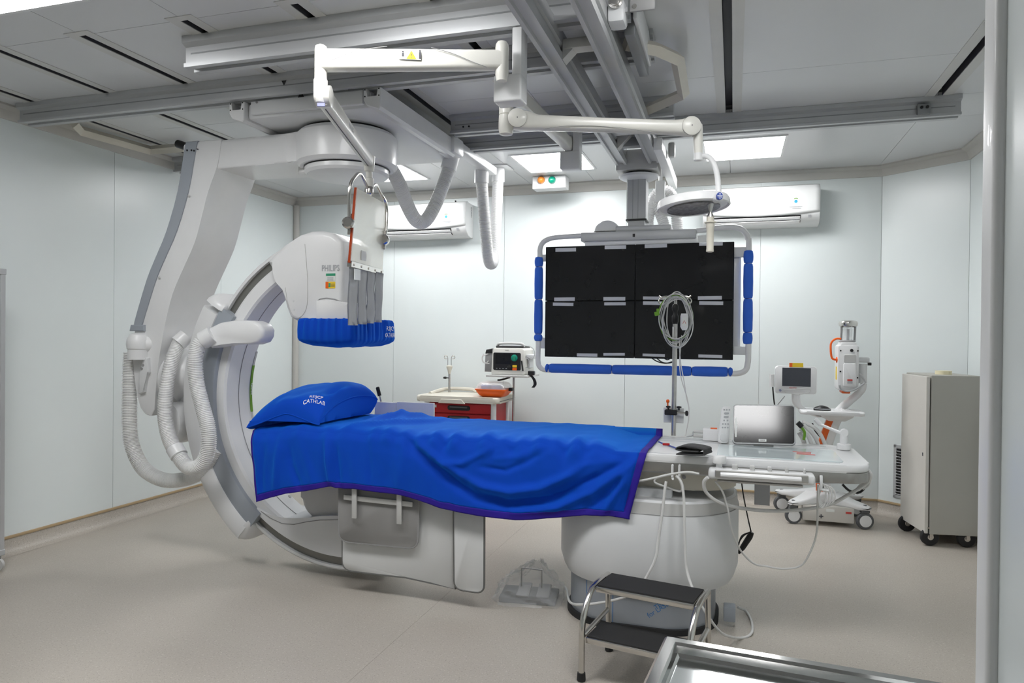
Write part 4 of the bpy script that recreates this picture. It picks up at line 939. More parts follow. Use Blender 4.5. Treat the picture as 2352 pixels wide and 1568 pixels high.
o = panel('shield_panel', 'leadpanel', 'midgrey', ug, rnd([(778, 1090), (779, 1242), (960, 1260), (964, 1110)], 24, (1, 2)), 3.500, .012)
def pbar(a, c, w_, y, nm, m):
    A_ = at(*a, y=y); C_ = at(*c, y=y); b = nb(); d = (C_-A_); obox(b, (A_+C_)/2, d, (0, 1, 0), d.cross(V((0, 1, 0))), d.length/2, .006, w_/2, .003, 2); return fin(nm, b, m, ug)
pbar((790, 1141), (948, 1158), .028, 3.484, 'cross_bar', 'lightgrey')
pbar((814, 1085), (814, 1190), .029, 3.470, 'hanger', 'lightgrey'); pbar((917, 1100), (917, 1203), .029, 3.470, 'hanger', 'lightgrey')
# arm boards on the far rail, with black lever grips
ab = thing('side_board', 'pair of white upright boards on the far table rail behind the sheet', 'board', (-2.1, 4.25, .9))
for x0, x1 in ((862, 912), (913, 997)):
    a_ = at(x0, 922, y=4.26); c_ = at(x1, 990, y=4.26); b = nb(); box(b, a_.x, c_.x, 4.25, 4.27, .83, a_.z, .003, 1); fin('board', b, 'white', ab)
for (x0, y0), (x1, y1) in (((867, 889), (876, 925)), ((801, 884), (806, 925))):
    A_ = at(x0, y0, y=4.30); C_ = at(x1, y1, y=4.30); d_ = (C_-A_); b = nb(); tube(b, [A_, A_+d_*1.6], .006, 8); lv = fin('lever', b, 'brushed', ab)
    b = nb(); tube(b, [A_-d_*.02, A_+d_*.03, A_+d_*.55], [.008, .0125, .0125], 12); fin('lever_grip', b, 'rubber', lv)
b = nb(); box(b, -2.75, -1.7, 4.268, 4.29, .84, .87); fin('board_rail', b, 'brushed', ab)
# ------------------------------------------------------------------ things on and around the table
cmod = thing('control_module', 'white table-side control module with joystick and buttons on the near rail', 'control panel', (.13, 3.43, .80))
X_0, X_1 = at(1627, 1085, y=3.43).x, at(1872, 1100, y=3.43).x
b = nb(); box(b, X_0, X_1, 3.40, 3.486, .800, .848, .016, 4); cmb = fin('module_body', b, 'white', cmod)
b = nb(); box(b, X_0+.03, X_1-.03, 3.392, 3.402, .812, .846, .003, 1); fin('front_plate', b, 'brushed', cmod)
b = nb(); tube(b, [(X_0+.055, 3.385, .827), (X_1-.06, 3.385, .827)], .012, 10); fin('grip_bar', b, 'white', cmod)
b = nb(); box(b, X_0+.04, X_1-.05, 3.41, 3.45, .788, .797, .003, 1); fin('rail_clamp', b, 'brushed', cmod)
jx = at(1652, 1060, y=3.45).x
b = nb(); lathe(b, [(.02, 0), (.014, .008), (.014, .022), (.03, .024), (.032, .03), (.032, .052), (.028, .058), (.01, .06)], (jx, 3.45, .845), n=28); fin('joystick', b, 'white', cmod)
for k, px in enumerate((1688, 1728, 1768, 1807, 1848)):
    x = at(px, 1070, y=3.44).x; b = nb(); box(b, x-.013+.002*k, x+.013-.002*k, 3.425, 3.455, .845, .868, .003, 1); fin('rocker_switch', b, 'lightgrey', cmod)
tb = thing('touch_screen', 'tilted black touch screen in a steel bezel on the foot end of the table', 'screen', (.15, 3.96, ZT_))
T0, T1, T2 = at(1682, 1018, y=3.93), at(1828, 1022, y=3.93), at(1684, 928, y=4.020)
tx = (T1-T0).normalized(); ty = (T2-T0).normalized(); tn = tx.cross(ty); W_, H_ = (T1-T0).length, (T2-T0).length; tc_ = T0+tx*W_/2+ty*H_/2
def plate(b, c, w_, h, r, t0, t1, bev=.002):
    return prism3(b, [c+tx*u+ty*v+tn*t0 for u, v in rrect(-w_/2, w_/2, -h/2, h/2, r, 5)], [c+tx*u+ty*v+tn*t1 for u, v in rrect(-w_/2, w_/2, -h/2, h/2, r, 5)], bev, 1)
b = nb(); plate(b, tc_, W_, H_, .018, -.018, 0); fin('bezel', b, 'aludark', tb)
b = nb(); plate(b, tc_, W_-.014, H_-.014, .012, 0, .0015, .0003); sc_ = fin('glass', b, 'screen', tb)
dcard('side_label', 'sticker', sc_, tc_-tx*(W_/2-.017)-ty*.02+tn*.002, tx, ty, .008, H_*.5)
k = dcard('asset_tag', 'sticker', sc_, tc_-ty*(H_/2-.02)-tx*.006+tn*.002, tx, ty, .038, .013)
b = nb()
for i in range(9): obox(b, tc_-ty*(H_/2-.02)+tx*(-.018+i*.003)+tn*.003, tx, ty, tn, .0007, .004, .0003)
fins('barcode_bar', b, 'inkdark', k)
b = nb(); q = tc_-ty*(H_/2); obox(b, q+ty*.02-tn*.026, tx, ty, tn, .03, .02, .008, .002, 1); box(b, q.x-.05, q.x+.05, q.y+.02, q.y+.09, ZT_+.0008, ZT_+.024, .002, 1); fin('foot', b, 'brushed', tb)
rm = thing('hand_controller', 'slim white hand controller with round buttons beside the touch screen', 'remote', at(1665, 1020, y=3.95))
c0 = at(1666, 975, y=3.97); rx = tx; hh_ = (at(1666, 933, y=3.97)-at(1666, 1017, y=3.97)).length
ux = (H0*1.0+V((0, 0, .0))).normalized(); uy = (V((0, .12, 1))+ux*.08).normalized(); un = ux.cross(uy)
P2_ = rrect(-.024, .024, -hh_/2, hh_/2, .016, 5); P2_ = [(x-.006 if y < -hh_*.2 and x < 0 else x+.004 if y < -hh_*.2 else x, y) for x, y in P2_]
b = nb(); prism3(b, [c0+ux*x+uy*y+un*-.016 for x, y in P2_], [c0+ux*x+uy*y+un*0 for x, y in P2_], .004, 2); fin('shell', b, 'white', rm)
b = nb()
for r_, row in enumerate(((-.014, 0, .014), (0,), (0,), (-.009, .009), (-.014, 0, .014), (-.014, 0, .014))):
    for x in row:
        q = c0+ux*x+uy*(hh_/2-.018-.019*r_)+un*.0005
        if len(row) == 1: prism3(b, [q+ux*u+uy*v for u, v in rrect(-.013, .013, -.005, .005, .0045, 4)], [q+un*.002+ux*u+uy*v for u, v in rrect(-.013, .013, -.005, .005, .0045, 4)])
        else: lathe(b, [(.0045, 0), (.0045, .002)], q, un, 10)
fins('button', b, 'inkgrey', rm)
b = nb(); lathe(b, [(.022, 0), (.022, .003), (.018, .004)], c0-uy*(hh_/2-.03)-ux*.002, un, 20); fin('thumb_pad', b, 'white2', rm)
b = nb(); box(b, c0.x-.02, c0.x+.02, c0.y, c0.y+.03, ZT_, c0.z-.05, .003, 1); fin('holder', b, 'lightgrey', rm)
# white connection box
b = nb(); p = at(1636, 1015, y=4.07); box(b, p.x-.05, p.x+.075, 4.04, 4.11, ZT_+.0015, ZT_+.068, .006, 2); cbx = tag(fin('connection_box', b, 'white'), 'small white connection box with plugs behind the hand controller', 'box')
b = nb(); box(b, p.x-.01, p.x+.025, 4.05, 4.08, ZT_+.068, ZT_+.072); fin('box_label', b, 'orange', cbx)
for dz_, px in ((.045, 1), (.022, 1)):
    b = nb(); rod(b, (p.x-.10, 4.075, ZT_+dz_), (p.x-.05, 4.075, ZT_+dz_), .009, 10); fin('plug', b, 'lightgrey', cbx)
# folded cuff
b = nb(); p = at(1587, 1034, z=ZT_+.032)
prof = cr([(0, 0, 0), (.12, .002, 0), (.128, .018, 0), (.12, .034, 0), (.05, .044, 0), (.005, .038, 0), (0, .022, 0), (.05, .016, 0), (.10, .017, 0)], 5)
ring0 = [p+V((-.065, -.05, -.017))+V((q.x, 0, q.y)) for q in prof]
gg = [[b.verts.new(q+V((0, yy, .0))+V((.01*k, 0, 0))) for q in ring0] for k, yy in enumerate((0, .035, .07, .10))]
for a_, c_ in zip(gg, gg[1:]):
    for i in range(len(a_)-1): b.faces.new([a_[i], a_[i+1], c_[i+1], c_[i]])
o = fin('cuff_band', b, 'cuff', None, ang=70); md = o.modifiers.new('t', 'SOLIDIFY'); md.thickness = .006; o.name = 'pressure_cuff'
tag(o, 'folded dark grey blood pressure cuff lying on the white table', 'cuff')
b = nb(); tube(b, cr([at(1556, 1030, z=ZT_+.012), at(1540, 1024, z=ZT_+.006), at(1522, 1018, z=ZT_+.008), at(1512, 1014, z=ZT_+.015)], 6), .004, 6); fin('cuff_tube', b, 'inkblue', o)
b = nb(); q = at(1530, 1020, z=ZT_+.012); obox(b, q, (1, .2, 0), (-.2, 1, 0), (0, 0, 1), .018, .005, .006, .002, 1); fin('connector', b, 'red', o)
# drip stand
iv = thing('drip_stand', 'steel drip stand clamped to the far table rail in front of the screens', 'stand', (-.325, 4.19, .80))
IVX, IVY = -.325, 4.19
b = nb(); rod(b, (IVX, IVY, .80), (IVX+.002, IVY, 1.54), .0135, 16); fin('pole', b, 'brushed', iv)
b = nb(); rod(b, (IVX+.002, IVY, 1.53), (IVX+.003, IVY, 1.69), .009, 12); fin('inner_pole', b, 'steel', iv)
b = nb(); lathe(b, [(.014, 1.53), (.019, 1.545), (.019, 1.575), (.013, 1.585), (.012, 1.60), (.018, 1.612), (.020, 1.625), (.016, 1.64), (.011, 1.645)], (IVX+.002, IVY, 0), n=16); fin('height_collar', b, 'black', iv)
for sgn in (-1, 1):
    b = nb(); pts = [(0, 1.685), (.05, 1.688), (.075, 1.682), (.092, 1.665), (.085, 1.648), (.068, 1.648), (.062, 1.662), (.072, 1.676), (.09, 1.692)]
    tube(b, cr([(IVX+sgn*x, IVY-.01, z) for x, z in pts], 5), .004, 8); fin('hook', b, 'steel', iv)
b = nb(); cz = at(1550, 946, y=IVY).z; box(b, IVX-.05, IVX+.02, IVY-.03, IVY+.02, cz-.016, cz+.014, .004, 1); cl = fin('clamp', b, 'black', iv)
b = nb(); rod(b, (IVX+.015, IVY-.01, cz), (IVX+.07, IVY-.01, cz-.004), .006, 10); fin('clamp_screw', b, 'steel', cl)
b = nb(); lathe(b, [(.01, 0), (.016, .003), (.016, .014), (.008, .018)], (IVX+.065, IVY-.01, cz-.004), (1, 0, 0), 6); fin('clamp_knob', b, 'black', cl)
for x in (-.03, .03):
    b = nb(); lathe(b, [(.005, 0), (.005, .012), (.014, .014), (.014, .022), (.006, .024)], (IVX+x, IVY-.01, cz+.012), n=8); fin('clamp_knob', b, 'black', cl)
b = nb(); box(b, IVX-.06, IVX+.055, IVY+.022, IVY+.032, cz-.065, cz+.022, .002, 1); fin('transducer_plate', b, 'white2', iv)
b = nb(); lathe(b, [(.004, 0), (.004, .03), (.009, .034), (.010, .044), (.006, .05)], (IVX-.035, IVY+.01, cz+.02), n=10); fin('drip_cap', b, 'orange', iv)
b = nb(); box(b, IVX-.03, IVX+.03, IVY-.04, IVY+.03, .80, .85, .004, 1); fin('rail_clamp', b, 'white2', iv)
dcard('pole_sticker', 'sticker', iv, V((IVX-.008, IVY-.0137, at(1550, 770, y=IVY).z)), (1, 0, 0), (0, 0, 1), .008, .10)
# coiled monitoring leads
le = thing('lead_bundle', 'coil of white and coloured monitoring leads hung on the drip stand hooks', 'cable', (IVX, IVY-.03, 1.45))
rr_ = random.Random(3)
for k in range(9):
    cxp, cyp = 1553+rr_.uniform(-5, 6), 732+rr_.uniform(-6, 10); rx_, ry_ = 30+rr_.uniform(-6, 9), 52+rr_.uniform(-8, 8); yy = IVY-.022-.004*k
    b = nb(); tube(b, cr([at(cxp+rx_*math.cos(a)*(1+.06*math.sin(3*a+k)), cyp+ry_*math.sin(a), y=yy) for a in [2*PI*i/14 for i in range(14)]], 4, closed=True), .0032, 6, closed=True)
    fin('lead', b, ['cable', 'cable', 'green', 'cable', 'cable', 'cablegrey', 'cable', 'cable', 'cablegrey'][k], le)
b = nb(); p = at(1572, 738, y=IVY-.06); q = [(-.018, .045), (.018, .045), (.022, .03), (.022, -.03), (.012, -.05), (-.012, -.05), (-.022, -.03), (-.022, .03)]
prism3(b, [p+V((x-.15*z*0, -.006, z)) for x, z in q], [p+V((x, .012, z)) for x, z in q], .004, 2); yk = fin('lead_yoke', b, 'white', le)
dcard('yoke_label', 'sticker', yk, p+V((0, -.0068, .0)), (1, 0, 0), (0, 0, 1), .024, .05)
b = nb(); tube(b, [p+V((-.008, -.008, -.012)), p+V((0, -.008, .006)), p+V((.008, -.008, -.012))], .0014, 4); fin('yoke_mark', b, 'inkred', yk)
b = nb(); q = at(1509, 720, y=IVY-.05); obox(b, q, (1, 0, .2), (0, 1, 0), (-.2, 0, 1), .014, .006, .012, .003, 1); obox(b, q+V((.005, 0, .02)), (1, 0, 0), (0, 1, 0), (0, 0, 1), .008, .006, .008, .002, 1); fins('electrode_clip', b, 'green', le)
for off_, pts in enumerate(([(1566, 770), (1561, 830), (1565, 870), (1580, 920), (1582, 960), (1573, 1003)], [(1560, 775), (1563, 830), (1572, 880), (1577, 915), (1583, 945), (1574, 1003)])):
    b = nb(); tube(b, cr([at(*p_, y=IVY-.03-.004*off_) for p_ in pts], 8), .0032, 6); fin('lead', b, 'cable', le)
def cable(name, lab, pts, r, m='cable', cat='cable', y=None, z=None, group=None, n=8):
    P3 = [at(p_[0], p_[1], y=p_[2]) if len(p_) == 3 else p_[0] for p_ in pts]
    b = nb(); tube(b, cr(P3, n), r, 8); o_ = fin(name, b, m); return tag(o_, lab, cat, group)
cable('plug_cable', 'thin white cable from the table to the white connection box', [(1524, 1000, 4.10), (1545, 1002, 4.10), (1575, 1003, 4.09), (1600, 999, 4.08), (1612, 1004, 4.075)], .004)
cable('looped_cable', 'grey cable arching out of the top plug of the white connection box', [(1577, 1003, 4.07), (1590, 999, 4.07), (1592, 992, 4.085), (1600, 989, 4.08), (1617, 991, 4.075)], .004, 'cablegrey')
# cables under the table
hk = thing('cable_hook', 'pair of white cable hooks on the near table rail between sheet and control module', 'hook', at(1553, 1085, y=3.46))
for px in (1545, 1561):
    b = nb(); q = at(px, 1068, y=3.475); tube(b, [q, q+V((0, -.012, 0)), q+V((0, -.012, -.05)), q+V((.004, -.02, -.062)), q+V((.004, -.035, -.058))], .006, 6); fin('hook', b, 'white', hk)
cable('pedal_cable', 'white cable running from the table hook down the pedestal to the stool, left one', [(1530, 1105, 3.44), (1527, 1125, 3.43), (1522, 1170, 3.42), (1512, 1240, 3.40), (1506, 1280, 3.38), (1490, 1315, 3.36), (1472, 1345, 3.36), (1450, 1365, 3.40), (1400, 1380, 3.48), (1340, 1388, 3.50), (1310, 1383, 3.62), (1302, 1355, 3.80), (1297, 1347, 3.86)], .0065)
cable('floor_cable', 'white cable from table hook past the stool, looping on the floor beside the pedestal', [(1553, 1092, 3.44), (1566, 1110, 3.43), (1571, 1150, 3.42), (1573, 1230, 3.40), (1578, 1310, 3.38), (1600, 1370, 3.32), (1630, 1420, 3.32), (1660, 1455, 3.40), (at(1700, 1465, z=.008),), (at(1725, 1455, z=.008),), (at(1727, 1430, z=.008),), (at(1715, 1405, z=.008),), (at(1695, 1394, z=.03),)], .0065)
cable('loop_cable', 'white cable looped sideways through the table hooks under the sheet edge', [(1460, 1106, 3.46), (1500, 1098, 3.45), (1545, 1088, 3.44), (1580, 1084, 3.44), (1606, 1088, 3.43)], .0055)
cable('loop_cable', 'small white cable loop hanging behind the table hooks above the pedestal', [(1530, 1090, 3.48), (1508, 1098, 3.50), (1505, 1108, 3.50), (1530, 1118, 3.49), (1560, 1128, 3.48), (1567, 1120, 3.47), (1560, 1100, 3.46)], .005)
cable('thick_cable', 'thick white cable sagging from the control module to the far end of the table', [(1626, 1096, 3.385), (1617, 1107, 3.40), (1622, 1130, 3.42), (1650, 1152, 3.45), (1700, 1166, 3.5), (1770, 1173, 3.6), (1840, 1170, 3.65), (1905, 1158, 3.7), (1950, 1135, 3.7), (1990, 1110, 3.7), (2000, 1090, 3.68), (1990, 1075, 3.7)], .0085, 'cable')
cable('thin_cable', 'thin white cable hanging in a deep loop from the control module almost to the floor', [(1643, 1105, 3.43), (1660, 1130, 3.44), (1672, 1170, 3.46), (1682, 1220, 3.50), (1700, 1262, 3.55), (1730, 1293, 3.6), (1760, 1300, 3.62), (1800, 1306, 3.62), (1840, 1298, 3.62), (1862, 1265, 3.6), (1876, 1220, 3.58), (1878, 1150, 3.52), (1879, 1112, 3.47)], .0045)
co_ = thing('cable_coil', 'coiled white cable hanging from a small hook right of the control module', 'cable', at(1890, 1165, y=3.47))
for k in range(4):
    b = nb(); cxp = 1888+4*k; tube(b, cr([at(cxp+(9+3*k)*math.cos(a), 1138+(28-2*k)*math.sin(a), y=3.47+.004*k) for a in [2*PI*i/12 for i in range(12)]], 4, closed=True), .0035, 6, closed=True); fin('loop', b, 'cable', co_)
b = nb(); q = at(1886, 1092, y=3.48); tube(b, [q, q+V((0, -.01, -.02)), q+V((.0, -.01, -.06)), q+V((.03, -.01, -.065))], .007, 8); fin('hook', b, 'white', co_)
eb = thing('cord_tangle', 'tangle of looped white cords over the far right corner of the table', 'cable', at(1990, 1110, y=3.75))
for k, pts in enumerate(([(1990, 1068), (1992, 1085), (1998, 1085), (1995, 1105), (1975, 1115), (1960, 1135)], [(1992, 1076), (2000, 1095), (1990, 1115), (1965, 1128)], [(1990, 1066), (1994, 1078), (2000, 1092), (1997, 1112), (1985, 1122)], [(1991, 1064), (1995, 1078), (1997, 1100), (1982, 1124)])):
    b = nb(); tube(b, cr([at(*p_, y=3.86-.01*k) for p_ in pts], 6), .004 if k else .006, 6); fin('cord', b, 'cable', eb)
b = nb(); tube(b, cr([at(*p_, y=3.9) for p_ in ((1935, 1112), (1952, 1127), (1975, 1130), (1992, 1112))], 6), .006, 6); fin('cord', b, 'black', eb)
# black hand switch on its cord, hung behind the pedestal
hs = thing('hand_switch', 'black hand switch on a black cord hanging beside the pedestal', 'switch', at(1712, 1240, y=4.12))
b = nb(); tube(b, cr([at(1703, 1105, y=4.05), at(1708, 1140, y=4.08), at(1718, 1190, y=4.10), at(1725, 1220, y=4.12)], 6), .004, 6); fin('cord', b, 'black', hs)
b = nb(); tube(b, [at(1727, 1222, y=4.12), at(1722, 1232, y=4.12), at(1705, 1258, y=4.12), at(1696, 1270, y=4.12)], [.012, .017, .015, .008], 12); fin('grip', b, 'black', hs)
for k in range(2):
    b = nb(); tube(b, cr([at(1722, 1222, y=4.11), at(1708-4*k, 1230, y=4.11), at(1697, 1246+3*k, y=4.11), at(1694, 1262, y=4.11)], 6), .0035, 6); fin('cord', b, 'black', hs)
b = nb(); a_ = at(1733, 1100, y=3.8); c_ = at(1768, 1161, y=3.8); box(b, a_.x, c_.x, 3.798, 3.802, c_.z, .80); tag(fin('grey_card', b, 'inkgrey'), 'grey card hanging under the foot end of the table', 'card')
# jointed arm at the table end
sarm = thing('support_arm', 'thin white jointed support arm on a round post at the table foot end', 'arm', at(1970, 1062, y=4.0))
b = nb(); p = V((.545, 3.98, 0)); lathe(b, [(.03, .887), (.034, .89), (.034, .915), (.02, .92), (.019, .975), (.012, .98)], p, n=20); fin('post', b, 'white', sarm)
b = nb(); q1 = p+V((0, 0, .965)); q0 = at(1885, 975, y=4.14); tube(b, [q1, q1.lerp(q0, .5), q0], [.010, .008, .008], 10); lathe(b, [(.019, -.014), (.019, .014)], q1+V((0, -.005, .01)), (0, 1, 0), 16); fins('boom', b, 'white', sarm)
b = nb(); tube(b, [q0, at(1872, 962, y=4.14)], .012, 10); fin('boom_head', b, 'white', sarm)
bd = thing('hose_bundle', 'bundle of white hoses with black connectors behind the touch screen', 'hose', at(1860, 1020, y=4.15))
for k, pts in enumerate(([(1838, 985), (1855, 1000), (1864, 1020), (1870, 1040)], [(1845, 975), (1868, 998), (1880, 1022), (1885, 1045)], [(1842, 968), (1875, 985), (1893, 1015), (1900, 1045)], [(1835, 992), (1845, 1010), (1850, 1030), (1853, 1045)])):
    b = nb(); tube(b, cr([at(*p_, y=4.16+.01*k) for p_ in pts], 6), .010 if k < 3 else .012, 10); fin('hose', b, 'cable', bd)
b = nb(); tube(b, cr([at(*p_, y=4.14) for p_ in ((1838, 978), (1848, 992), (1846, 1010))], 6), .007, 8); fin('yellow_lead', b, 'green', bd)
b = nb(); rod(b, at(1832, 970, y=4.14), at(1842, 980, y=4.14), .014, 12); fin('connector', b, 'black', bd)
# ------------------------------------------------------------------ back wall equipment
def aircon(x0, x1, lab):
    t = thing('air_conditioner', lab, 'air conditioner', ((x0+x1)/2, 6.49, 2.41))
    pr = [(6.6, 2.74), (6.46, 2.745), (6.412, 2.73), (6.395, 2.69), (6.392, 2.56), (6.40, 2.50), (6.425, 2.455), (6.475, 2.42), (6.55, 2.41), (6.6, 2.412)]
    b = nb(); ex(b, pr, 'yz', x0, x1, .006, 2); fin('body', b, 'grill', t, ang=40)
    b = nb(); nx = 24; g = []
    for k in range(nx+1):
        u = k/nx; zl = 2.515-.028*math.sin(u*PI)
        ring_ = [(6.455, 2.7465), (6.41, 2.7325), (6.391, 2.69), (6.388, 2.60), (6.390, zl+.02), (6.396, zl)]
        g.append([b.verts.new((x0+.003+(x1-x0-.006)*u, y, z)) for y, z in ring_])
    for a_, c_ in zip(g, g[1:]):
        for k in range(len(a_)-1): b.faces.new([a_[k], c_[k], c_[k+1], a_[k+1]])
    fp_ = fin('front_panel', b, 'grill', t, ang=60); md = fp_.modifiers.new('t', 'SOLIDIFY'); md.thickness = .006; md.offset = 1
    xe = x1-.15*(x1-x0)/.94
    b = nb(); ex(b, [(6.400, 2.488), (6.445, 2.432), (6.470, 2.45), (6.43, 2.50)], 'yz', x0+.05, xe); fin('outlet', b, 'black', t)
    for (ya, za, yb_, zb) in ((6.400, 2.478, 6.415, 2.460), (6.424, 2.449, 6.446, 2.429)):
        b = nb(); d_ = V((0, yb_-ya, zb-za)); obox(b, ((x0+.05+xe)/2, (ya+yb_)/2-.004, (za+zb)/2-.003), (1, 0, 0), d_, V((1, 0, 0)).cross(d_), (xe-x0-.06)/2, d_.length/2, .003, .001, 1); fin('flap', b, 'white', t)
    b = nb()
    for k in range(6): x = x0+.10+k*(xe-x0-.14)/5; obox(b, (x, 6.416, 2.468), (1, 0, 0), (0, .6, -.8), (0, .8, .6), .003, .014, .005)
    fins('vane', b, 'lightgrey', t)
    q = V((x1-.19*(x1-x0)/.94, 6.3815, 2.60)); b = nb(); lathe(b, [(.032, 0), (.032, .001)], q, (0, -1, 0), 24); st_ = fin('badge', b, 'sticker', t)
    b = nb(); lathe(b, [(.013, 0), (.013, .001)], q+V((0, -.0012, 0)), (0, -1, 0), 16); fin('badge_dot', b, 'stblue', st_)
    b = nb(); tube(b, [q+V((.026*math.cos(a), -.0012, .026*math.sin(a))) for a in [PI*.3+k*PI*.4/6 for k in range(7)]], .003, 4); fin('badge_arc', b, 'green', st_)
    b = nb()
    for k in range(2): box(b, q.x-.05+.02*k, q.x+.05-.01*k, 6.380, 6.3818, q.z-.046-.012*k, q.z-.042-.012*k)
    fins('badge_print', b, 'inkgrey', st_)
    b = nb(); obox(b, (xe+.07, 6.405, 2.478), (1, 0, 0), (0, .5, -.85), (0, .85, .5), .012, .012, .001); fin('indicator', b, 'inkgrey', t)
    text('lettering', 'DAIKIN', 'inkgrey', t, (x0+.07, 6.3855, 2.53), (1, 0, 0), (0, 0, 1), .018, .0004)
    return t
aircon(-.27, .674, 'white wall air conditioner behind the round lamp, above the screens')
a2_ = aircon(-3.452, -2.47, 'white wall air conditioner behind the shield and the hanging white hose')
b = nb(); tube(b, [(-2.60, 6.45, 2.745), (-2.60, 6.45, 2.765)], .008, 8); fin('top_screw', b, 'black', a2_)
text('side_print', 'DAIKIN', 'inkdark', a2_, (-2.469, 6.54, 2.66), (0, 0, -1), (0, 1, 0), .03, .0004)
# signal lamps
sg = thing('signal_box', 'small white ceiling box with an amber and a green signal lamp', 'signal light', (-1.68, 6.28, 2.82))
sx0, sx1 = at(1224, 420, y=6.24).x, at(1300, 420, y=6.24).x
b = nb(); box(b, sx0, sx1, 6.22, 6.36, at(1260, 432, y=6.22).z, ZC-.001, .004, 1); fin('housing', b, 'white', sg)
for px, m in ((1243, 'amber'), (1268, 'greenlamp')):
    q = at(px, 413, y=6.215); b = nb(); lathe(b, [(.034, 0), (.034, .014), (.030, .030), (.018, .044), (.004, .048)], V((q.x, 6.222, q.z)), (0, -.9, -.15), 20); lo_ = fin('lamp_lens', b, m, sg); lo_['label'] = 'amber lens' if m == 'amber' else 'green lens'
b = nb()
for px in (1233, 1297): q = at(px, 428, y=6.219); lathe(b, [(.005, 0), (.005, .002)], q, (0, -1, 0), 8)
fins('screw', b, 'midgrey', sg)
# emergency cart
ec = thing('emergency_cart', 'red drawer emergency cart with a cream top against the back wall', 'cart', (-2.39, 6.26, 0))
EX0, EX1, EY0, EY1, EZ = -2.70, -2.055, 6.03, 6.46, .845
b = nb(); box(b, EX0, EX1, EY0+.02, EY1, .16, EZ, .004, 1); fin('body', b, 'red', ec)
z = EZ-.012
for k, h in enumerate((.095, .095, .095, .14, .22)):
    b = nb(); box(b, EX0+.02, EX1-.02, EY0, EY0+.03, z-h+.006, z, .004, 1); dr = fin('drawer', b, 'red', ec); zc = z-h*.42
    b = nb(); ex(b, rrect(EX0+.21, EX0+.43, zc-.022, zc+.022, .02, 5), 'xz', EY0-.004, EY0+.002, .001, 1); hn = fin('handle', b, 'rubber', dr)
    b = nb(); tube(b, [(EX0+.235, EY0-.008, zc+.008), (EX0+.405, EY0-.008, zc+.008)], .008, 8); fin('handle_bar', b, 'caster', hn) if False else fin('handle_lip', b, 'caster', dr)
    z -= h
b = nb(); box(b, EX0+.03, EX0+.10, EY0-.002, EY0+.001, EZ-.055, EZ-.03); fin('drawer_label', b, 'lightgrey', ec)
for x in (EX0-.002, EX1+.002):
    b = nb(); tube(b, [(x, EY0+.02, .14), (x, EY0+.02, EZ+.01)], .026, 12); fin('corner_post', b, 'white2', ec)
    b = nb(); tube(b, [(x, EY1-.02, .14), (x, EY1-.02, EZ+.01)], .022, 12); fin('corner_post', b, 'white2', ec)
b = nb(); ex(b, rrect(-2.79, -1.985, 5.975, 6.52, .05, 5), 'xy', EZ, EZ+.055, .018, 3); tp_ = fin('top', b, 'beige', ec)
b = nb(); tube(b, cr([(-2.74, 6.20, EZ+.055), (-2.72, 6.40, EZ+.075), (-2.66, 6.48, EZ+.085), (-2.45, 6.50, EZ+.085), (-2.38, 6.50, EZ+.06)], 5), .018, 8); fin('rear_rim', b, 'beige', tp_)
b = nb(); ex(b, [(-2.53, EZ+.030), (-2.33, EZ+.030), (-2.30, EZ-.008), (-2.56, EZ-.008)], 'xz', 5.968, 5.99, .003, 1); fin('top_grip', b, 'beige', tp_)
b = nb(); box(b, -1.9855, -1.982, 6.02, 6.48, EZ+.018, EZ+.022); fin('top_slot', b, 'inkdark', tp_)
for x in (EX0+.05, EX1-.05):
    for y in (EY0+.06, EY1-.06):
        b = nb(); lathe(b, [(.045, -.015), (.06, -.012), (.06, .012), (.045, .015)], (x, y, .061), (1, 0, 0), 20); w_ = fin('caster', b, 'caster', ec); b = nb(); box(b, x-.02, x+.02, y-.02, y+.02, .09, .165, .004, 1); fin('caster_fork', b, 'steel', w_)
px_, py_ = -2.635, 6.42
b = nb(); rod(b, (px_, py_, EZ+.05), (px_, py_, 1.10), .011, 12); fin('drip_pole', b, 'brushed', ec)
b = nb(); lathe(b, [(.012, 1.08), (.018, 1.11), (.030, 1.14), (.030, 1.155), (.02, 1.16)], (px_, py_, 0), n=14); fin('pole_head', b, 'beige', ec)
for sgn in (-1, 1):
    b = nb(); tube(b, cr([(px_+sgn*.018, py_, 1.155), (px_+sgn*.018, py_, 1.22), (px_+sgn*.022, py_, 1.245), (px_+sgn*.04, py_, 1.255), (px_+sgn*.055, py_, 1.245), (px_+sgn*.05, py_, 1.228), (px_+sgn*.03, py_, 1.225)], 5), .004, 6); fin('pole_hook', b, 'steel', ec)
b = nb(); rod(b, (px_, py_-.005, 1.04), (px_-.03, py_-.012, 1.04), .005, 8); lathe(b, [(.007, 0), (.012, .006), (.010, .03), (.004, .034)], (px_-.025, py_-.012, 1.04), (-1, 0, 0), 8); fins('pole_knob', b, 'black', ec)
b = nb(); rod(b, (-1.955, 6.34, .30), (-1.955, 6.34, 1.085), .012, 12); fin('shelf_pole', b, 'brushed', ec)
b = nb(); box(b, -2.12, -1.73, 6.02, 6.42, 1.085, 1.103, .003, 1); sf = fin('shelf', b, 'lightgrey', ec)
b = nb(); tube(b, cr([(-1.90, 6.05, 1.085), (-1.98, 6.05, 1.06), (-2.02, 6.06, 1.055)], 4), .008, 4); fin('strap', b, 'black', sf)
b = nb(); q = at(1212, 855, y=6.1); obox(b, q+V((.035, 0, -.005)), (1, 0, 0), (0, 1, 0), (0, 0, 1), .03, .02, .02, .006, 1); st_ = fin('buckle', b, 'black', sf)
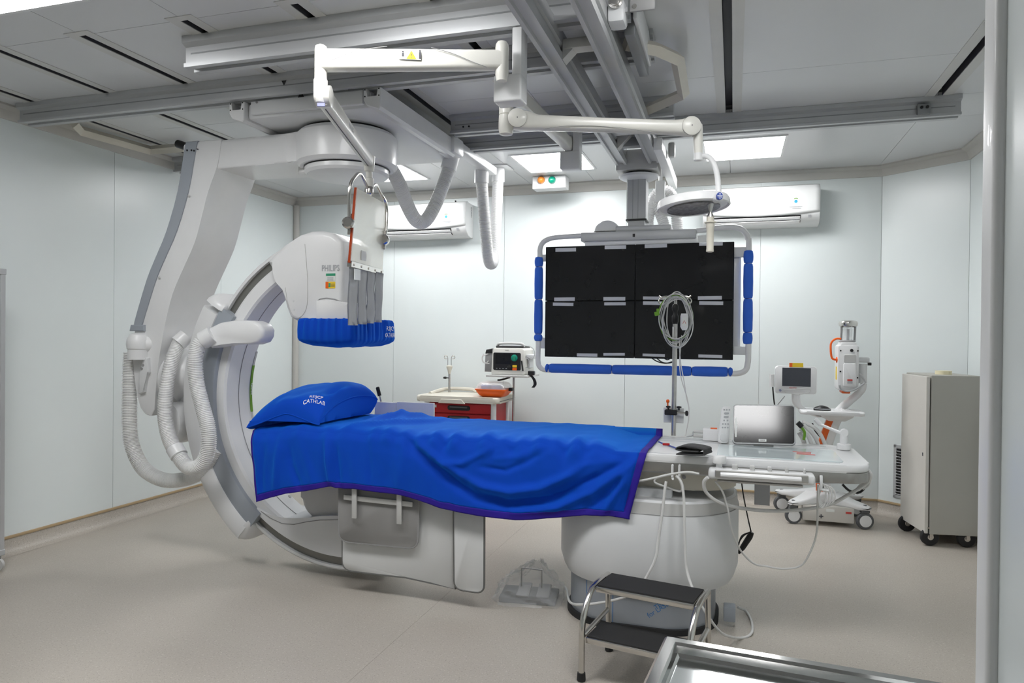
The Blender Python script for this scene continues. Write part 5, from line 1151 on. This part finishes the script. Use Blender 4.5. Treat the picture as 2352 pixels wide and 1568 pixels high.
b = nb(); pts = cr([at(*p_, y=6.1) for p_ in ((1216, 858), (1226, 870), (1229, 882), (1224, 890))], 5); loft(b, [[p_+V((dx, dy, 0)) for dx, dy in ((-.014, -.002), (.014, -.002), (.014, .002), (-.014, .002))] for p_ in pts]); fin('strap', b, 'black', sf)
# defibrillator
df = thing('defibrillator', 'white defibrillator monitor with green dial on the shelf above the red cart', 'defibrillator', (-1.93, 6.2, 1.104))
D0, D1, DY, DZ0, DZ1 = -2.085, -1.765, 6.06, 1.104, 1.345
b = nb(); ex(b, [(D0+.005, DZ0), (D1-.012, DZ0), (D1, DZ0+.02), (D1-.006, DZ1-.02), (D1-.03, DZ1), (D0+.03, DZ1), (D0+.012, DZ1-.02), (D0, DZ0+.02)], 'xz', DY, 6.36, .012, 2); fin('case', b, 'cream', df)
b = nb(); ex(b, rrect(D0+.022, D1-.04, DZ0+.042, DZ1-.042, .012, 4), 'xz', DY-.003, DY+.002, .001, 1); fc = fin('front_face', b, 'black', df)
b = nb(); box(b, D0+.045, D0+.185, DY-.0045, DY-.002, DZ0+.098, DZ1-.052); fin('display', b, 'screen', fc)
q = V((D0+.222, DY-.003, DZ1-.088)); b = nb(); lathe(b, [(.030, 0), (.030, .008), (.024, .012)], q, (0, -1, 0), 24); dl = fin('dial', b, 'teal', fc); dl['label'] = 'green energy dial'
b = nb(); obox(b, q+V((0, -.014, 0)), (1, 0, 0), (0, 1, 0), (0, 0, 1), .005, .004, .020, .002, 1); fin('dial_grip', b, 'stgreen', dl)
for zz, m in ((DZ0+.078, 'yellow'), (DZ0+.053, 'orange')):
    b = nb(); box(b, D0+.204, D0+.245, DY-.006, DY-.002, zz-.010, zz+.011, .002, 1); fin('push_button', b, m, fc)
b = nb()
for k in range(4): box(b, D0+.05+.03*k, D0+.062+.03*k, DY-.0045, DY-.002, DZ0+.055, DZ0+.060)
fins('soft_key', b, 'inkgrey', fc)
q = V((D0+.170, DY-.003, DZ0+.068)); b = nb(); lathe(b, [(.017, 0), (.017, .007), (.012, .009)], q, (0, -1, 0), 18); fin('jog_wheel', b, 'rubber', fc)
text('lettering', 'PHILIPS', 'inkdark', df, ((D0+D1)/2-.01, DY-.0008, DZ1-.021), (1, 0, 0), (0, 0, 1), .012, .0004)
b = nb(); box(b, D0+.03, D1-.03, 6.10, 6.33, DZ1-.002, DZ1+.018, .006, 1); fin('handle_base', b, 'black', df)
b = nb(); tube(b, cr([(D0+.035, 6.14, DZ1+.01), (D0+.05, 6.13, DZ1+.035), (D0+.12, 6.13, DZ1+.042), (D1-.11, 6.13, DZ1+.042), (D1-.05, 6.13, DZ1+.035), (D1-.035, 6.14, DZ1+.01)], 5), .012, 10); fin('carry_handle', b, 'lightgrey', df)
b = nb(); ex(b, [(D0-.085, DZ0+.02), (D0-.08, DZ1-.055), (D0-.065, DZ1-.02), (D0-.01, DZ1-.01), (D0-.002, DZ0+.02)], 'xz', 6.12, 6.32, .012, 2); bg = fin('side_pouch', b, 'midgrey', df)
b = nb(); ex(b, [(D0-.075, DZ1-.05), (D0-.065, DZ1-.018), (D0-.01, DZ1-.008), (D0-.01, DZ1-.05)], 'xz', 6.112, 6.14, .004, 1); fin('pouch_flap', b, 'black', bg)
for k, pts in enumerate(([(1121, 813), (1110, 817), (1108, 825), (1116, 834), (1122, 828)], [(1112, 812), (1107, 820), (1110, 832), (1124, 835)])):
    b = nb(); tube(b, cr([at(*p_, y=6.10) for p_ in pts], 6), .004, 6); fin('sensor_cable', b, 'cable', df)
b = nb(); box(b, D1-.004, D1+.055, 6.10, 6.30, DZ0+.145, DZ0+.185, .008, 2); box(b, D1-.004, D1+.02, 6.14, 6.26, DZ0+.06, DZ0+.15, .006, 1); fins('paddle', b, 'white2', df)
for k, pts in enumerate(([(1208, 817), (1222, 824), (1228, 812), (1222, 798), (1200, 793)], [(1206, 820), (1215, 828), (1214, 842), (1205, 844)])):
    b = nb(); tube(b, cr([at(*p_, y=6.08) for p_ in pts], 6), .003, 6); fin('paddle_cable', b, 'cablegrey', df)
b = nb(); tube(b, [at(1198, 828, y=6.05), at(1201, 852, y=6.05)], .007, 4); fin('strap', b, 'black', df)
# orange case
oc = thing('orange_case', 'orange case with a clear domed lid on the cream cart top', 'case', (-2.06, 6.14, EZ+.055))
O0, O1, OY0, OY1, OZ = -2.225, -1.93, 6.0, 6.27, EZ+.056
def rr3(i, z, r): return [V((x, y, z)) for x, y in rrect(O0+i, O1-i, OY0+i, OY1-i, r, 5)]
b = nb(); loft(b, [rr3(.055, OZ, .03), rr3(.035, OZ+.012, .03), rr3(.012, OZ+.045, .03), rr3(.008, OZ+.060, .03), rr3(0, OZ+.062, .03), rr3(0, OZ+.072, .03)]); fin('tray', b, 'orange', oc, ang=50)
b = nb(); loft(b, [rr3(.006, OZ+.072, .035), rr3(.010, OZ+.10, .04), rr3(.024, OZ+.125, .05), rr3(.045, OZ+.135, .05), rr3(.08, OZ+.139, .04)]); fin('clear_lid', b, 'clear', oc, ang=50)
for k in range(2):
    b = nb(); box(b, O0+.05+.10*k, O0+.13+.10*k, OY0+.04, OY0+.12, OZ+.06, OZ+.105, .006, 1); fin('content_pack', b, 'violet', oc)
b = nb(); box(b, O1-.002, O1+.035, 6.10, 6.16, OZ+.055, OZ+.085, .006, 1); fin('latch', b, 'black', oc)

# ------------------------------------------------------------------ contrast injector cart
ic = thing('injector_cart', 'white and orange contrast injector cart with a small display and tray', 'medical cart', (.66, 6.1, 0))
def wheel(t, c, r, ax, m1='caster', m2='white'):
    b = nb(); lathe(b, [(r*.72, -.02), (r*.96, -.018), (r, -.012), (r, .012), (r*.96, .018), (r*.72, .02)], c, ax, 28); w_ = fin('caster', b, m1, t)
    b = nb(); lathe(b, [(r*.05, -.024), (r*.70, -.022), (r*.74, -.015), (r*.74, .015), (r*.70, .022), (r*.05, .024)], c, ax, 24); fin('wheel_disc', b, m2, w_); return w_
WA = V((.25, -1, 0)).normalized()
wh = [at(1795, 1150, y=6.40), at(1822, 1188, y=6.0), at(1986, 1194, y=6.0), V((.98, 6.42, .062))]
for q in wh:
    q.z = .064; w_ = wheel(ic, q, .064, WA)
    b = nb(); obox(b, q+V((-.0, .0, .072))-WA*.0, WA, (1, .25, 0), (0, 0, 1), .022, .032, .014, .006, 1); rod(b, q+V((0, 0, .05)), q+V((0, 0, .12)), .014, 10); fins('caster_fork', b, 'caster', ic)
hubc = V((.70, 6.18, 0))
for q in wh:
    d_ = V((q.x, q.y, 0))-hubc; e1_ = V((q.x, q.y, 0)); sd_ = V((-d_.y, d_.x, 0)).normalized(); rg = []
    for t_, w_, h0, h1 in ((0, .10, .16, .25), (.35, .085, .155, .235), (.7, .06, .15, .20), (.95, .05, .145, .185), (1.12, .028, .15, .175)):
        c_ = hubc+d_*t_; rg.append([c_+sd_*u+Z0*v for u, v in rrect(-w_, w_, h0, h1, .016, 3)])
    b = nb(); loft(b, rg); fin('leg', b, 'white', ic, ang=50)
b = nb(); box(b, .53, .90, 5.99, 6.30, .035, .155, .006, 2); bx_ = fin('battery_box', b, 'cabdoor', ic)
b = nb(); q = V((.86, 5.989, .12)); box(b, q.x-.02, q.x+.02, 5.986, 5.99, .11, .125); fin('red_label', b, 'inkred', bx_)
b = nb(); box(b, .70, .76, 5.986, 5.99, .115, .135); fin('white_label', b, 'sticker', bx_)
b = nb(); obox(b, (.665, 5.988, .075), (1, 0, 0), (0, 1, 0), (0, 0, 1), .016, .0015, .0035); obox(b, (.665, 5.9875, .075), (1, 0, 0), (0, 1, 0), (0, 0, 1), .0035, .0015, .016); fins('mark', b, 'inkdark', bx_)
colp = [(.70, 6.16, .22), (.69, 6.13, .45), (.70, 6.10, .62), (.735, 6.07, .76), (.77, 6.05, .86)]
b = nb(); cpts = cr(colp, 5); loft(b, [[p_+V((u, v, 0)) for u, v in rrect(-.055, .055, -.05, .05, .03, 4)] for p_ in cpts]); fin('column', b, 'white', ic, ang=50)
b = nb(); loft(b, [[p_+V((u, v, 0)) for u, v in rrect(-.058, -.002, -.056, .0, .02, 4)] for p_ in cpts[:-1]]); fin('orange_trim', b, 'dorange', ic, ang=50)
b = nb(); ex(b, rrect(.50, .945, 5.84, 6.16, .04, 5), 'xy', .875, .902, .01, 2); fin('tray', b, 'white', ic, ang=50)
b = nb(); loft(b, [[V((.77, 6.03, 0))+V((u*s_, v*s_, zz)) for u, v in rrect(-.13, .13, -.10, .10, .05, 5)] for s_, zz in ((.5, .82), (.85, .85), (1, .876))]); fin('tray_support', b, 'white', ic, ang=50)
# display head
DX0, DX1, DzA, DzB = .318, .622, 1.02, 1.237
b = nb(); ex(b, rrect(DX0, DX1, DzA, DzB, .02, 5), 'xz', 5.985, 6.05, .008, 2); dsp = fin('display_case', b, 'white', ic, ang=40)
b = nb(); a_ = at(1797, 844, y=5.983); c_ = at(1862, 888, y=5.983); box(b, a_.x, c_.x, 5.982, 5.986, c_.z, a_.z); fin('display', b, 'screen2', dsp)
b = nb(); k0 = at(1813, 833, y=5.983); k1 = at(1845, 843, y=5.983); box(b, k0.x, k1.x, 5.981, 5.985, k1.z, k0.z); ys = fin('warning_sticker', b, 'yellow', dsp)
b = nb(); box(b, k0.x, k0.x+.022, 5.9795, 5.982, k1.z, k0.z); fin('sticker_block', b, 'orange', ys)
b = nb(); tube(b, cr([at(*p_, y=5.983) for p_ in ((1800, 896), (1806, 901), (1820, 904), (1833, 907), (1848, 903), (1860, 900), (1862, 895), (1848, 893), (1815, 894))], 4, closed=True), .0016, 5, closed=True); fin('touch_outline', b, 'lightgrey', dsp)
b = nb(); q = at(1792, 896, y=5.983); tube(b, [q+V((.007*math.cos(a), 0, .007*math.sin(a))) for a in [2*PI*k/12 for k in range(12)]], .0015, 5, closed=True); fin('power_mark', b, 'inkblue', dsp)
text('lettering', 'MEDRAD', 'inkred', dsp, at(1821, 890.5, y=5.984), (1, 0, 0), (0, 0, 1), .014, .0004)
b = nb(); loft(b, [[p_+V((u, v, 0)) for u, v in rrect(-w_, w_, -.03, .03, .02, 4)] for p_, w_ in zip(cr([(.475, 6.02, 1.03), (.475, 6.02, .97), (.49, 6.03, .93), (.53, 6.04, .895), (.58, 6.05, .865), (.66, 6.06, .84)], 4), [.032]*24)]); fin('display_neck', b, 'white', ic, ang=50)
b = nb(); loft(b, [[V((at(1773, 870, y=6.0).x, 6.0, 0))+V((u, v, zz)) for u, v in rrect(-.018, .018, -.016, .016, .012, 4)] for zz in (1.07, 1.10, 1.17)]); hsw = fin('hand_switch', b, 'white', ic)
b = nb(); q = at(1775, 888, y=6.0); tube(b, cr([q, q+V((.005, 0, -.06)), q+V((.02, .01, -.16)), q+V((.06, .03, -.24))], 5), [.006]*11+[.003]*5, 6); fin('switch_cable', b, 'black', hsw)
# injector head and arm
ih = V((.845, 6.02, 1.24)); tz = (V((.02, 0, 1))).normalized()
b = nb(); ex(b, rrect(.765, .915, 1.06, 1.41, .02, 4), 'xz', 5.96, 6.14, .012, 2); hdp = fin('injector_head', b, 'white', ic, ang=40)
b = nb(); ex(b, [(.765, 1.36), (.79, 1.43), (.895, 1.43), (.915, 1.36)], 'xz', 5.965, 6.135, .008, 2); fin('head_top', b, 'white', ic)
b = nb(); ex(b, rrect(.805, .895, 1.09, 1.27, .012, 4), 'xz', 5.945, 5.97, .006, 2); lid_ = fin('head_cover', b, 'white', ic)
b = nb(); ex(b, rrect(.808, .892, 1.275, 1.335, .008, 3), 'xz', 5.954, 5.965, .002, 1); fin('head_plate', b, 'lightgrey', ic)
b = nb(); lathe(b, [(.012, 0), (.012, .004)], (.862, 5.959, 1.368), (0, -1, 0), 14); fin('port', b, 'black', ic)
b = nb(); box(b, .832, .868, 5.942, 5.946, 1.135, 1.148); fin('red_mark', b, 'inkred', lid_)
b = nb(); box(b, .832, .868, 5.942, 5.946, 1.115, 1.130); fin('print_mark', b, 'inkgrey', lid_)
b = nb()
for x, zz in ((.785, 1.365), (.905, 1.365), (.785, 1.205), (.905, 1.16)): lathe(b, [(.006, 0), (.006, .003)], (x, 5.96, zz), (0, -1, 0), 8)
fins('head_screw', b, 'black', ic)
b = nb(); box(b, .800, .860, 5.98, 6.12, 1.035, 1.062, .006, 1); fin('bottom_cap', b, 'dorange', ic)
b = nb(); box(b, .7635, .766, 5.99, 6.06, 1.14, 1.24); fin('side_sticker', b, 'yellow', ic)
b = nb(); q = [at(*p_, y=5.99) for p_ in ((1932, 778), (1920, 778), (1910, 786), (1908, 800), (1911, 822), (1922, 826))]; tube(b, cr(q, 4), .008, 8); fin('side_handle', b, 'orange', ic)
b = nb(); lathe(b, [(.022, 0), (.022, .01)], q[-1]+V((-.005, .0, 0)), (1, 0, 0), 14); fin('handle_boss', b, 'orange', ic)
b = nb(); lathe(b, [(.06, 1.43), (.06, 1.44), (.052, 1.447)], (.842, 6.05, 0), n=24); fin('syringe_seat', b, 'midgrey', ic)
b = nb(); lathe(b, [(.036, 1.445), (.036, 1.535), (.03, 1.54)], (.842, 6.05, 0), n=24); fin('syringe', b, 'clear', ic)
b = nb(); lathe(b, [(.010, 1.445), (.010, 1.53)], (.848, 6.05, 0), n=10); fin('plunger', b, 'inkgrey', ic)
for x in (.795, .892):
    b = nb(); rod(b, (x, 6.04, 1.44), (x+.005, 6.04, 1.56), .008, 8); fin('jacket_rod', b, 'midgrey', ic)
b = nb(); lathe(b, [(.05, 1.545), (.066, 1.555), (.070, 1.575), (.064, 1.592), (.04, 1.60), (.038, 1.585)], (.848, 6.05, 0), n=24); fin('jacket_ring', b, 'steel', ic)
b = nb(); tube(b, cr([at(*p_, y=6.12) for p_ in ((1925, 945), (1940, 930), (1962, 912), (1980, 895), (1984, 880))], 5), [.032]*8+[.03]*5+[.026]*4+[.024]*4, 14); fin('head_arm', b, 'white', ic)
b = nb(); q = at(1981, 850, y=6.1); rod(b, q+V((0, 0, -.10)), q+V((.0, 0, .05)), .034, 16); box(b, q.x-.06, q.x+.045, 6.07, 6.13, q.z+.06, q.z+.10, .006, 1); fins('arm_joint', b, 'white2', ic)
b = nb(); rod(b, q+V((.035, -.01, .05)), q+V((.06, -.01, .05)), .012, 8); fin('joint_knob', b, 'black', ic)
b = nb(); tube(b, cr([at(*p_, y=5.95) for p_ in ((1928, 884), (1932, 893), (1945, 898), (1962, 895), (1978, 885), (1986, 878), (1982, 868), (1974, 858))], 5), .007, 8); fin('head_cable', b, 'cablegrey', ic)
# mouse and wrapper on the tray
ms = thing('computer_mouse', 'dark computer mouse on the white tray of the injector cart', 'mouse', at(1888, 943, z=.903))
p = at(1888, 942, z=.903)
b = nb(); rg = []
for k in range(9):
    t_ = k/8; w_ = .036*math.sin(PI*(.08+.84*t_))**.6; h_ = .038*math.sin(PI*(.12+.78*t_))**.8
    rg.append([p+V((-.06+.12*t_, w_*math.cos(a), max(0, h_*math.sin(a)))) for a in [PI*i/10 for i in range(11)]])
loft(b, rg); fin('mouse_shell', b, 'black', ms, ang=60)
b = nb(); tube(b, [p+V((-.055+.11*t_, -.037*math.sin(PI*(.08+.84*t_))**.6, .012)) for t_ in [k/8 for k in range(9)]], .003, 5); fin('mouse_band', b, 'inkgrey', ms)
wp = at(1935, 944, z=.905); b = nb()
def crum(u, v): return wp+V(((u-.5)*.14, (v-.5)*.10, .006+.022*abs(hash_n(u*5+2, v*5))*math.sin(u*PI)))
grid(b, crum, 14, 10); tag(fin('plastic_wrapper', b, 'film', smooth=False), 'crumpled clear plastic wrapper on the white cart tray', 'wrapper')
cable('cart_cable', 'black cable hanging below the white tray of the injector cart', [(1866, 972, 5.88), (1870, 985, 5.9), (1877, 995, 5.92), (1884, 1003, 5.94)], .006, 'black')
cable('cart_cable', 'dark grey cable arching behind the small display neck', [(1788, 945, 6.2), (1786, 930, 6.2), (1793, 920, 6.2), (1802, 909, 6.2)], .006, 'cablegrey')

# ------------------------------------------------------------------ storage cabinet, vent, tape
cbt = thing('storage_cabinet', 'beige metal cabinet on black casters beside the right wall', 'cabinet', (1.47, 5.87, 0))
cbA = V((1.325, 5.65, 0)); cfx = V((math.cos(math.radians(9)), math.sin(math.radians(9)), 0)); cfy = V((-cfx.y, cfx.x, 0))
def cpt(u, v, z_): return cbA+cfx*u+cfy*v+Z0*z_
CWd, CDp = .33, .44
b = nb(); obox(b, cpt(CWd/2+.004, CDp/2, .645), cfx, cfy, Z0, CWd/2-.004, CDp/2, .56, .003, 1); fin('carcass', b, 'cabinet', cbt)
b = nb(); obox(b, cpt(-.012, CDp/2, .642), cfx, cfy, Z0, .012, CDp/2-.003, .553, .003, 1); dd = fin('door', b, 'cabdoor', cbt)
b = nb(); q = at(2126, 1043, y=5.70); obox(b, cpt(-.024, .05, q.z), cfx, cfy, Z0, .0012, .008, .012); fin('lock', b, 'inkdark', dd)
for u, v in ((.0, .03), (.24, .03), (-.01, CDp-.04), (.24, CDp-.04)):
    q = cpt(u+.02, v, .062); b = nb(); lathe(b, [(.040, -.018), (.058, -.017), (.062, -.010), (.062, .010), (.058, .017), (.040, .018)], q, WA, 28); w_ = fin('caster', b, 'rubber', cbt)
    b = nb(); lathe(b, [(.006, -.022), (.02, -.021), (.028, -.017), (.042, -.016), (.042, .016), (.028, .017), (.006, .02)], q, WA, 24); fin('wheel_disc', b, 'steel', w_)
    b = nb(); obox(b, q+Z0*.03+WA*.026, WA, cfx, Z0, .002, .012, .036); obox(b, q+Z0*.068, WA, cfx, Z0, .03, .03, .003); fins('caster_fork', b, 'steel', cbt)
tr_ = thing('tape_roll', 'roll of yellow masking tape on top of the beige cabinet', 'tape', cpt(.16, .18, 1.206)); p = cpt(.16, .18, 1.2055)
b = nb(); lathe(b, [(.040, 0), (.053, 0), (.053, .026), (.040, .026)], p, n=32); 
o = fin('tape_band', b, 'masking', tr_); b = nb(); lathe(b, [(.036, .001), (.0402, .001), (.0402, .025), (.036, .025)], p, n=32); fin('core', b, 'cabdoor', tr_)
cA = V((XR, 6.15, 0)); cB = V((CX, CY, 0)); cdv = (cA-cB).normalized(); cn = V((cdv.y, -cdv.x, 0)); cn = cn if cn.y < 0 else -cn
def chp(px, py):
    r = at(px, py, d=1)-CP; t_ = (cB-CP).dot(cn)/r.dot(cn); return CP+r*t_
g0, g1_ = chp(2054, 1020), chp(2100, 1150); gw = (V((g1_.x, g1_.y, 0))-V((g0.x, g0.y, 0))).length; gz0, gz1 = chp(2060, 1143).z, g0.z
vt = thing('wall_vent', 'aluminium louvre grille set low in the wall behind the beige cabinet', 'vent', V((g0.x, g0.y, gz0)))
gc = V((g0.x, g0.y, 0))+cdv*gw/2+cn*.004
for u, h, ww, hh2 in ((-gw/2+.012, (gz0+gz1)/2, .012, (gz1-gz0)/2), (gw/2-.012, (gz0+gz1)/2, .012, (gz1-gz0)/2), (0, gz1-.012, gw/2, .012), (0, gz0+.012, gw/2, .012)):
    b = nb(); obox(b, gc+cdv*u+Z0*h, cdv, cn, Z0, ww, .006, hh2, .002, 1); fin('frame_bar', b, 'alu', vt)
b = nb(); obox(b, gc+Z0*(gz0+gz1)/2-cn*.003, cdv, cn, Z0, gw/2-.01, .0005, (gz1-gz0)/2-.01); fin('duct_opening', b, 'black', vt)
ns = 17
for k in range(ns):
    b = nb(); zz = gz0+.03+(gz1-gz0-.06)*k/(ns-1); obox(b, gc+Z0*zz+cn*.002, cdv, (cn+Z0*.7), (Z0-cn*.7), gw/2-.02, .009, .0012); fin('slat', b, 'alu', vt)

# ------------------------------------------------------------------ stool
sa_ = math.radians(-11.0); sfx = V((math.cos(sa_), math.sin(sa_), 0)); sfy = V((-sfx.y, sfx.x, 0)); sO = V((-.597, 2.946, 0))
stl = thing('step_stool', 'two-step chrome stool with black rubber treads in front of the pedestal', 'step stool', (-.38, 3.05, 0))
def sp(u, v, z_): return sO+sfx*u+sfy*v+Z0*z_
SW = .455
for u in (0, SW):
    s_ = 1 if u == 0 else -1
    b = nb(); tube(b, cr([sp(u, 0, .012), sp(u, 0, .12), sp(u, .004, .22), sp(u, .03, .285), sp(u, .09, .345), sp(u, .16, .362), sp(u, .25, .364)], 6), .0135, 12); fin('side_tube', b, 'steel', stl)
    b = nb(); tube(b, [sp(u, .33, .012), sp(u, .30, .36)], .0125, 12); fin('leg', b, 'steel', stl)
    b = nb(); tube(b, [sp(u, .02, .185), sp(u, .30, .20)], .011, 10); fin('side_brace', b, 'steel', stl)
    b = nb(); tube(b, [sp(u, .20, .362), sp(u, .31, .362)], .0125, 10); fin('side_brace', b, 'steel', stl)
    for v in (0, .33):
        b = nb(); lathe(b, [(.016, 0), (.019, .004), (.017, .035)], sp(u, v, 0.0005), n=14); fin('rubber_foot', b, 'rubber', stl)
for v0, v1, z_ in ((.005, .195, .185), (.12, .31, .365)):
    b = nb(); obox(b, sp(SW/2, (v0+v1)/2, z_-.012), sfx, sfy, Z0, SW/2-.014, (v1-v0)/2, .013, .004, 2); sp_ = fin('step', b, 'steel', stl)
    b = nb(); obox(b, sp(SW/2, (v0+v1)/2, z_+.003), sfx, sfy, Z0, SW/2-.018, (v1-v0)/2-.006, .0035, .001, 1); fin('tread', b, 'rubber', sp_)

# ------------------------------------------------------------------ pedal in its bag
pd_ = thing('foot_pedal', 'black foot pedal with a steel guard bar on the floor', 'pedal', (-1.08, 3.80, 0))
pa = at(1145, 1378, z=.012); pc_ = at(1275, 1388, z=.012); pdx = (pc_-pa); pdx.z = 0; pw_ = pdx.length; pdx.normalize(); pdy = V((-pdx.y, pdx.x, 0)); pm = pa+pdx*pw_/2+pdy*.10
b = nb(); obox(b, V((pm.x, pm.y, .016)), pdx, pdy, Z0, pw_/2, .10, .0145, .004, 1); fin('base_plate', b, 'caster', pd_)
b = nb(); obox(b, V((pm.x, pm.y, .042))-pdx*.03, pdx, (pdy+Z0*.15), (Z0-pdy*.15), .035, .075, .008, .003, 1); fin('treadle', b, 'midgrey', pd_)
b = nb(); obox(b, V((pm.x, pm.y, .042))+pdx*.08, pdx, (pdy+Z0*.15), (Z0-pdy*.15), .035, .075, .008, .003, 1); fin('treadle', b, 'midgrey', pd_)
b = nb(); gq = V((pm.x, pm.y+.03, 0)); tube(b, [gq-pdx*.055+Z0*.028, gq-pdx*.055+Z0*.155, gq+pdx*.06+Z0*.15, gq+pdx*.06+Z0*.028], .005, 8); fin('guard_bar', b, 'brushed', pd_)
bag = nb()
def bagpt(u, v):
    a = 2*PI*u; t_ = v; rr2 = (1-t_**1.6)*.9+.1
    n_ = hash_n(3*math.cos(a)+5*t_, 3*math.sin(a)+4*t_); n2 = hash_n(9*math.cos(a)+7*t_, 9*math.sin(a)+11*t_)
    ca_, sa2 = math.cos(a), math.sin(a); ca_ = math.copysign(abs(ca_)**.6, ca_); sa2 = math.copysign(abs(sa2)**.6, sa2)
    x = (.205+.03*n_)*rr2*ca_*(1+.07*n2); y = (.150+.025*n_)*rr2*sa2*(1+.07*n2)
    z_ = .003+.20*t_*(1+.10*n_)+(.02*n2 if t_ > .05 else 0)
    q = V((pm.x, pm.y, max(.003, z_)))+pdx*(x+.04*t_*t_)+pdy*(y+.02*t_)
    return q
grid(bag, bagpt, 44, 16); bmesh.ops.remove_doubles(bag, verts=bag.verts, dist=.0006); tag(fin('plastic_bag', bag, 'film', ang=12), 'crumpled clear plastic bag pulled over the foot pedal', 'bag')

# ------------------------------------------------------------------ steel instrument table in the foreground
it = thing('instrument_table', 'polished steel instrument table with a raised rim beside the entry', 'table', (.2, 1.2, 0))
ZR = .872; ia = at(1527, 1457, z=ZR); ib = at(2050, 1545, z=ZR); idx = (ib-ia); idx.z = 0; idx.normalize(); idy = V((idx.y, -idx.x, 0)); idy = idy if idy.y < 0 else -idy
IW, ID = .62, .46
def ip(u, v, z_): return V((ia.x, ia.y, 0))+idx*u+idy*v+Z0*z_
b = nb(); rm_ = .024
def rimloop(i, z_): return [ip(i, i, z_), ip(IW-i, i, z_), ip(IW-i, ID-i, z_), ip(i, ID-i, z_)]
loft(b, [rimloop(.0, ZR-.026), rimloop(.0, ZR-.006), rimloop(.006, ZR), rimloop(rm_, ZR), rimloop(rm_+.004, ZR-.005), rimloop(rm_+.006, ZR-.018), rimloop(rm_+.010, ZR-.024)], cap=False); fin('rim', b, 'mirror', it, ang=20)
b = nb(); prism3(b, rimloop(rm_+.006, ZR-.032), rimloop(rm_+.006, ZR-.024)); fin('tray_floor', b, 'tray_floor', it)
for u in (.05, IW-.05):
    for v in (.05, ID-.05):
        b = nb(); rod(b, ip(u, v, .06), ip(u, v, ZR-.032), .0125, 12); fin('leg', b, 'steel', it)
        b = nb(); lathe(b, [(.02, -.012), (.03, -.01), (.03, .01), (.02, .012)], ip(u, v, .031), idx, 16); fin('caster', b, 'caster', it)
b = nb(); prism3(b, rimloop(.04, .25), rimloop(.04, .262)); fin('lower_shelf', b, 'brushed', it)

# ------------------------------------------------------------------ glass cabinet at the left wall
gcab = thing('glass_cabinet', 'grey metal-framed glass-door cabinet on casters by the left wall', 'cabinet', (-4.33, 2.8, 0))
GX0, GX1, GY0, GY1 = -4.47, -4.19, 2.35, 3.185
for x in (GX0+.015, GX1-.015):
    for y in (GY0+.015, GY1-.015):
        b = nb(); box(b, x-.015, x+.015, y-.015, y+.015, .10, 1.80, .003, 1); fin('post', b, 'alu', gcab)
for z_ in (.10, 1.79):
    b = nb(); box(b, GX0-.003, GX1+.003, GY0-.003, GY1+.003, z_, z_+.035, .003, 1); fin('frame_plate', b, 'alu', gcab)
for z_ in (.5, .95, 1.4):
    b = nb(); box(b, GX0+.01, GX1-.035, GY0+.02, GY1-.02, z_, z_+.012); fin('shelf', b, 'lightgrey', gcab)
b = nb(); box(b, GX0, GX0+.008, GY0+.02, GY1-.02, .12, 1.79); fin('back_panel', b, 'bluegrey', gcab)
for y0, y1 in ((GY0+.032, (GY0+GY1)/2-.002), ((GY0+GY1)/2+.002, GY1-.032)):
    b = nb()
    for a in ((y0, y0+.03, .14, 1.785), (y1-.03, y1, .14, 1.785), (y0+.03, y1-.03, .14, .17), (y0+.03, y1-.03, 1.755, 1.785)): box(b, GX1-.022, GX1-.002, a[0], a[1], a[2], a[3])
    dr_ = fin('door', b, 'alu', gcab); b = nb(); box(b, GX1-.014, GX1-.010, y0+.028, y1-.028, .168, 1.757); fin('pane', b, 'screen', dr_)
for y in (GY0+.06, GY1-.03):
    for x in (GX0+.06, GX1-.03):
        b = nb(); lathe(b, [(.03, -.014), (.042, -.012), (.042, .012), (.03, .014)], (x, y, .044), V((.5, -1, 0)), 20); w_ = fin('caster', b, 'lightgrey', gcab); b = nb(); box(b, x-.02, x+.02, y-.02, y+.02, .075, .105, .004, 1); fin('caster_fork', b, 'midgrey', w_)
# wall service cover on the ceiling hatch line
#@@NEXT
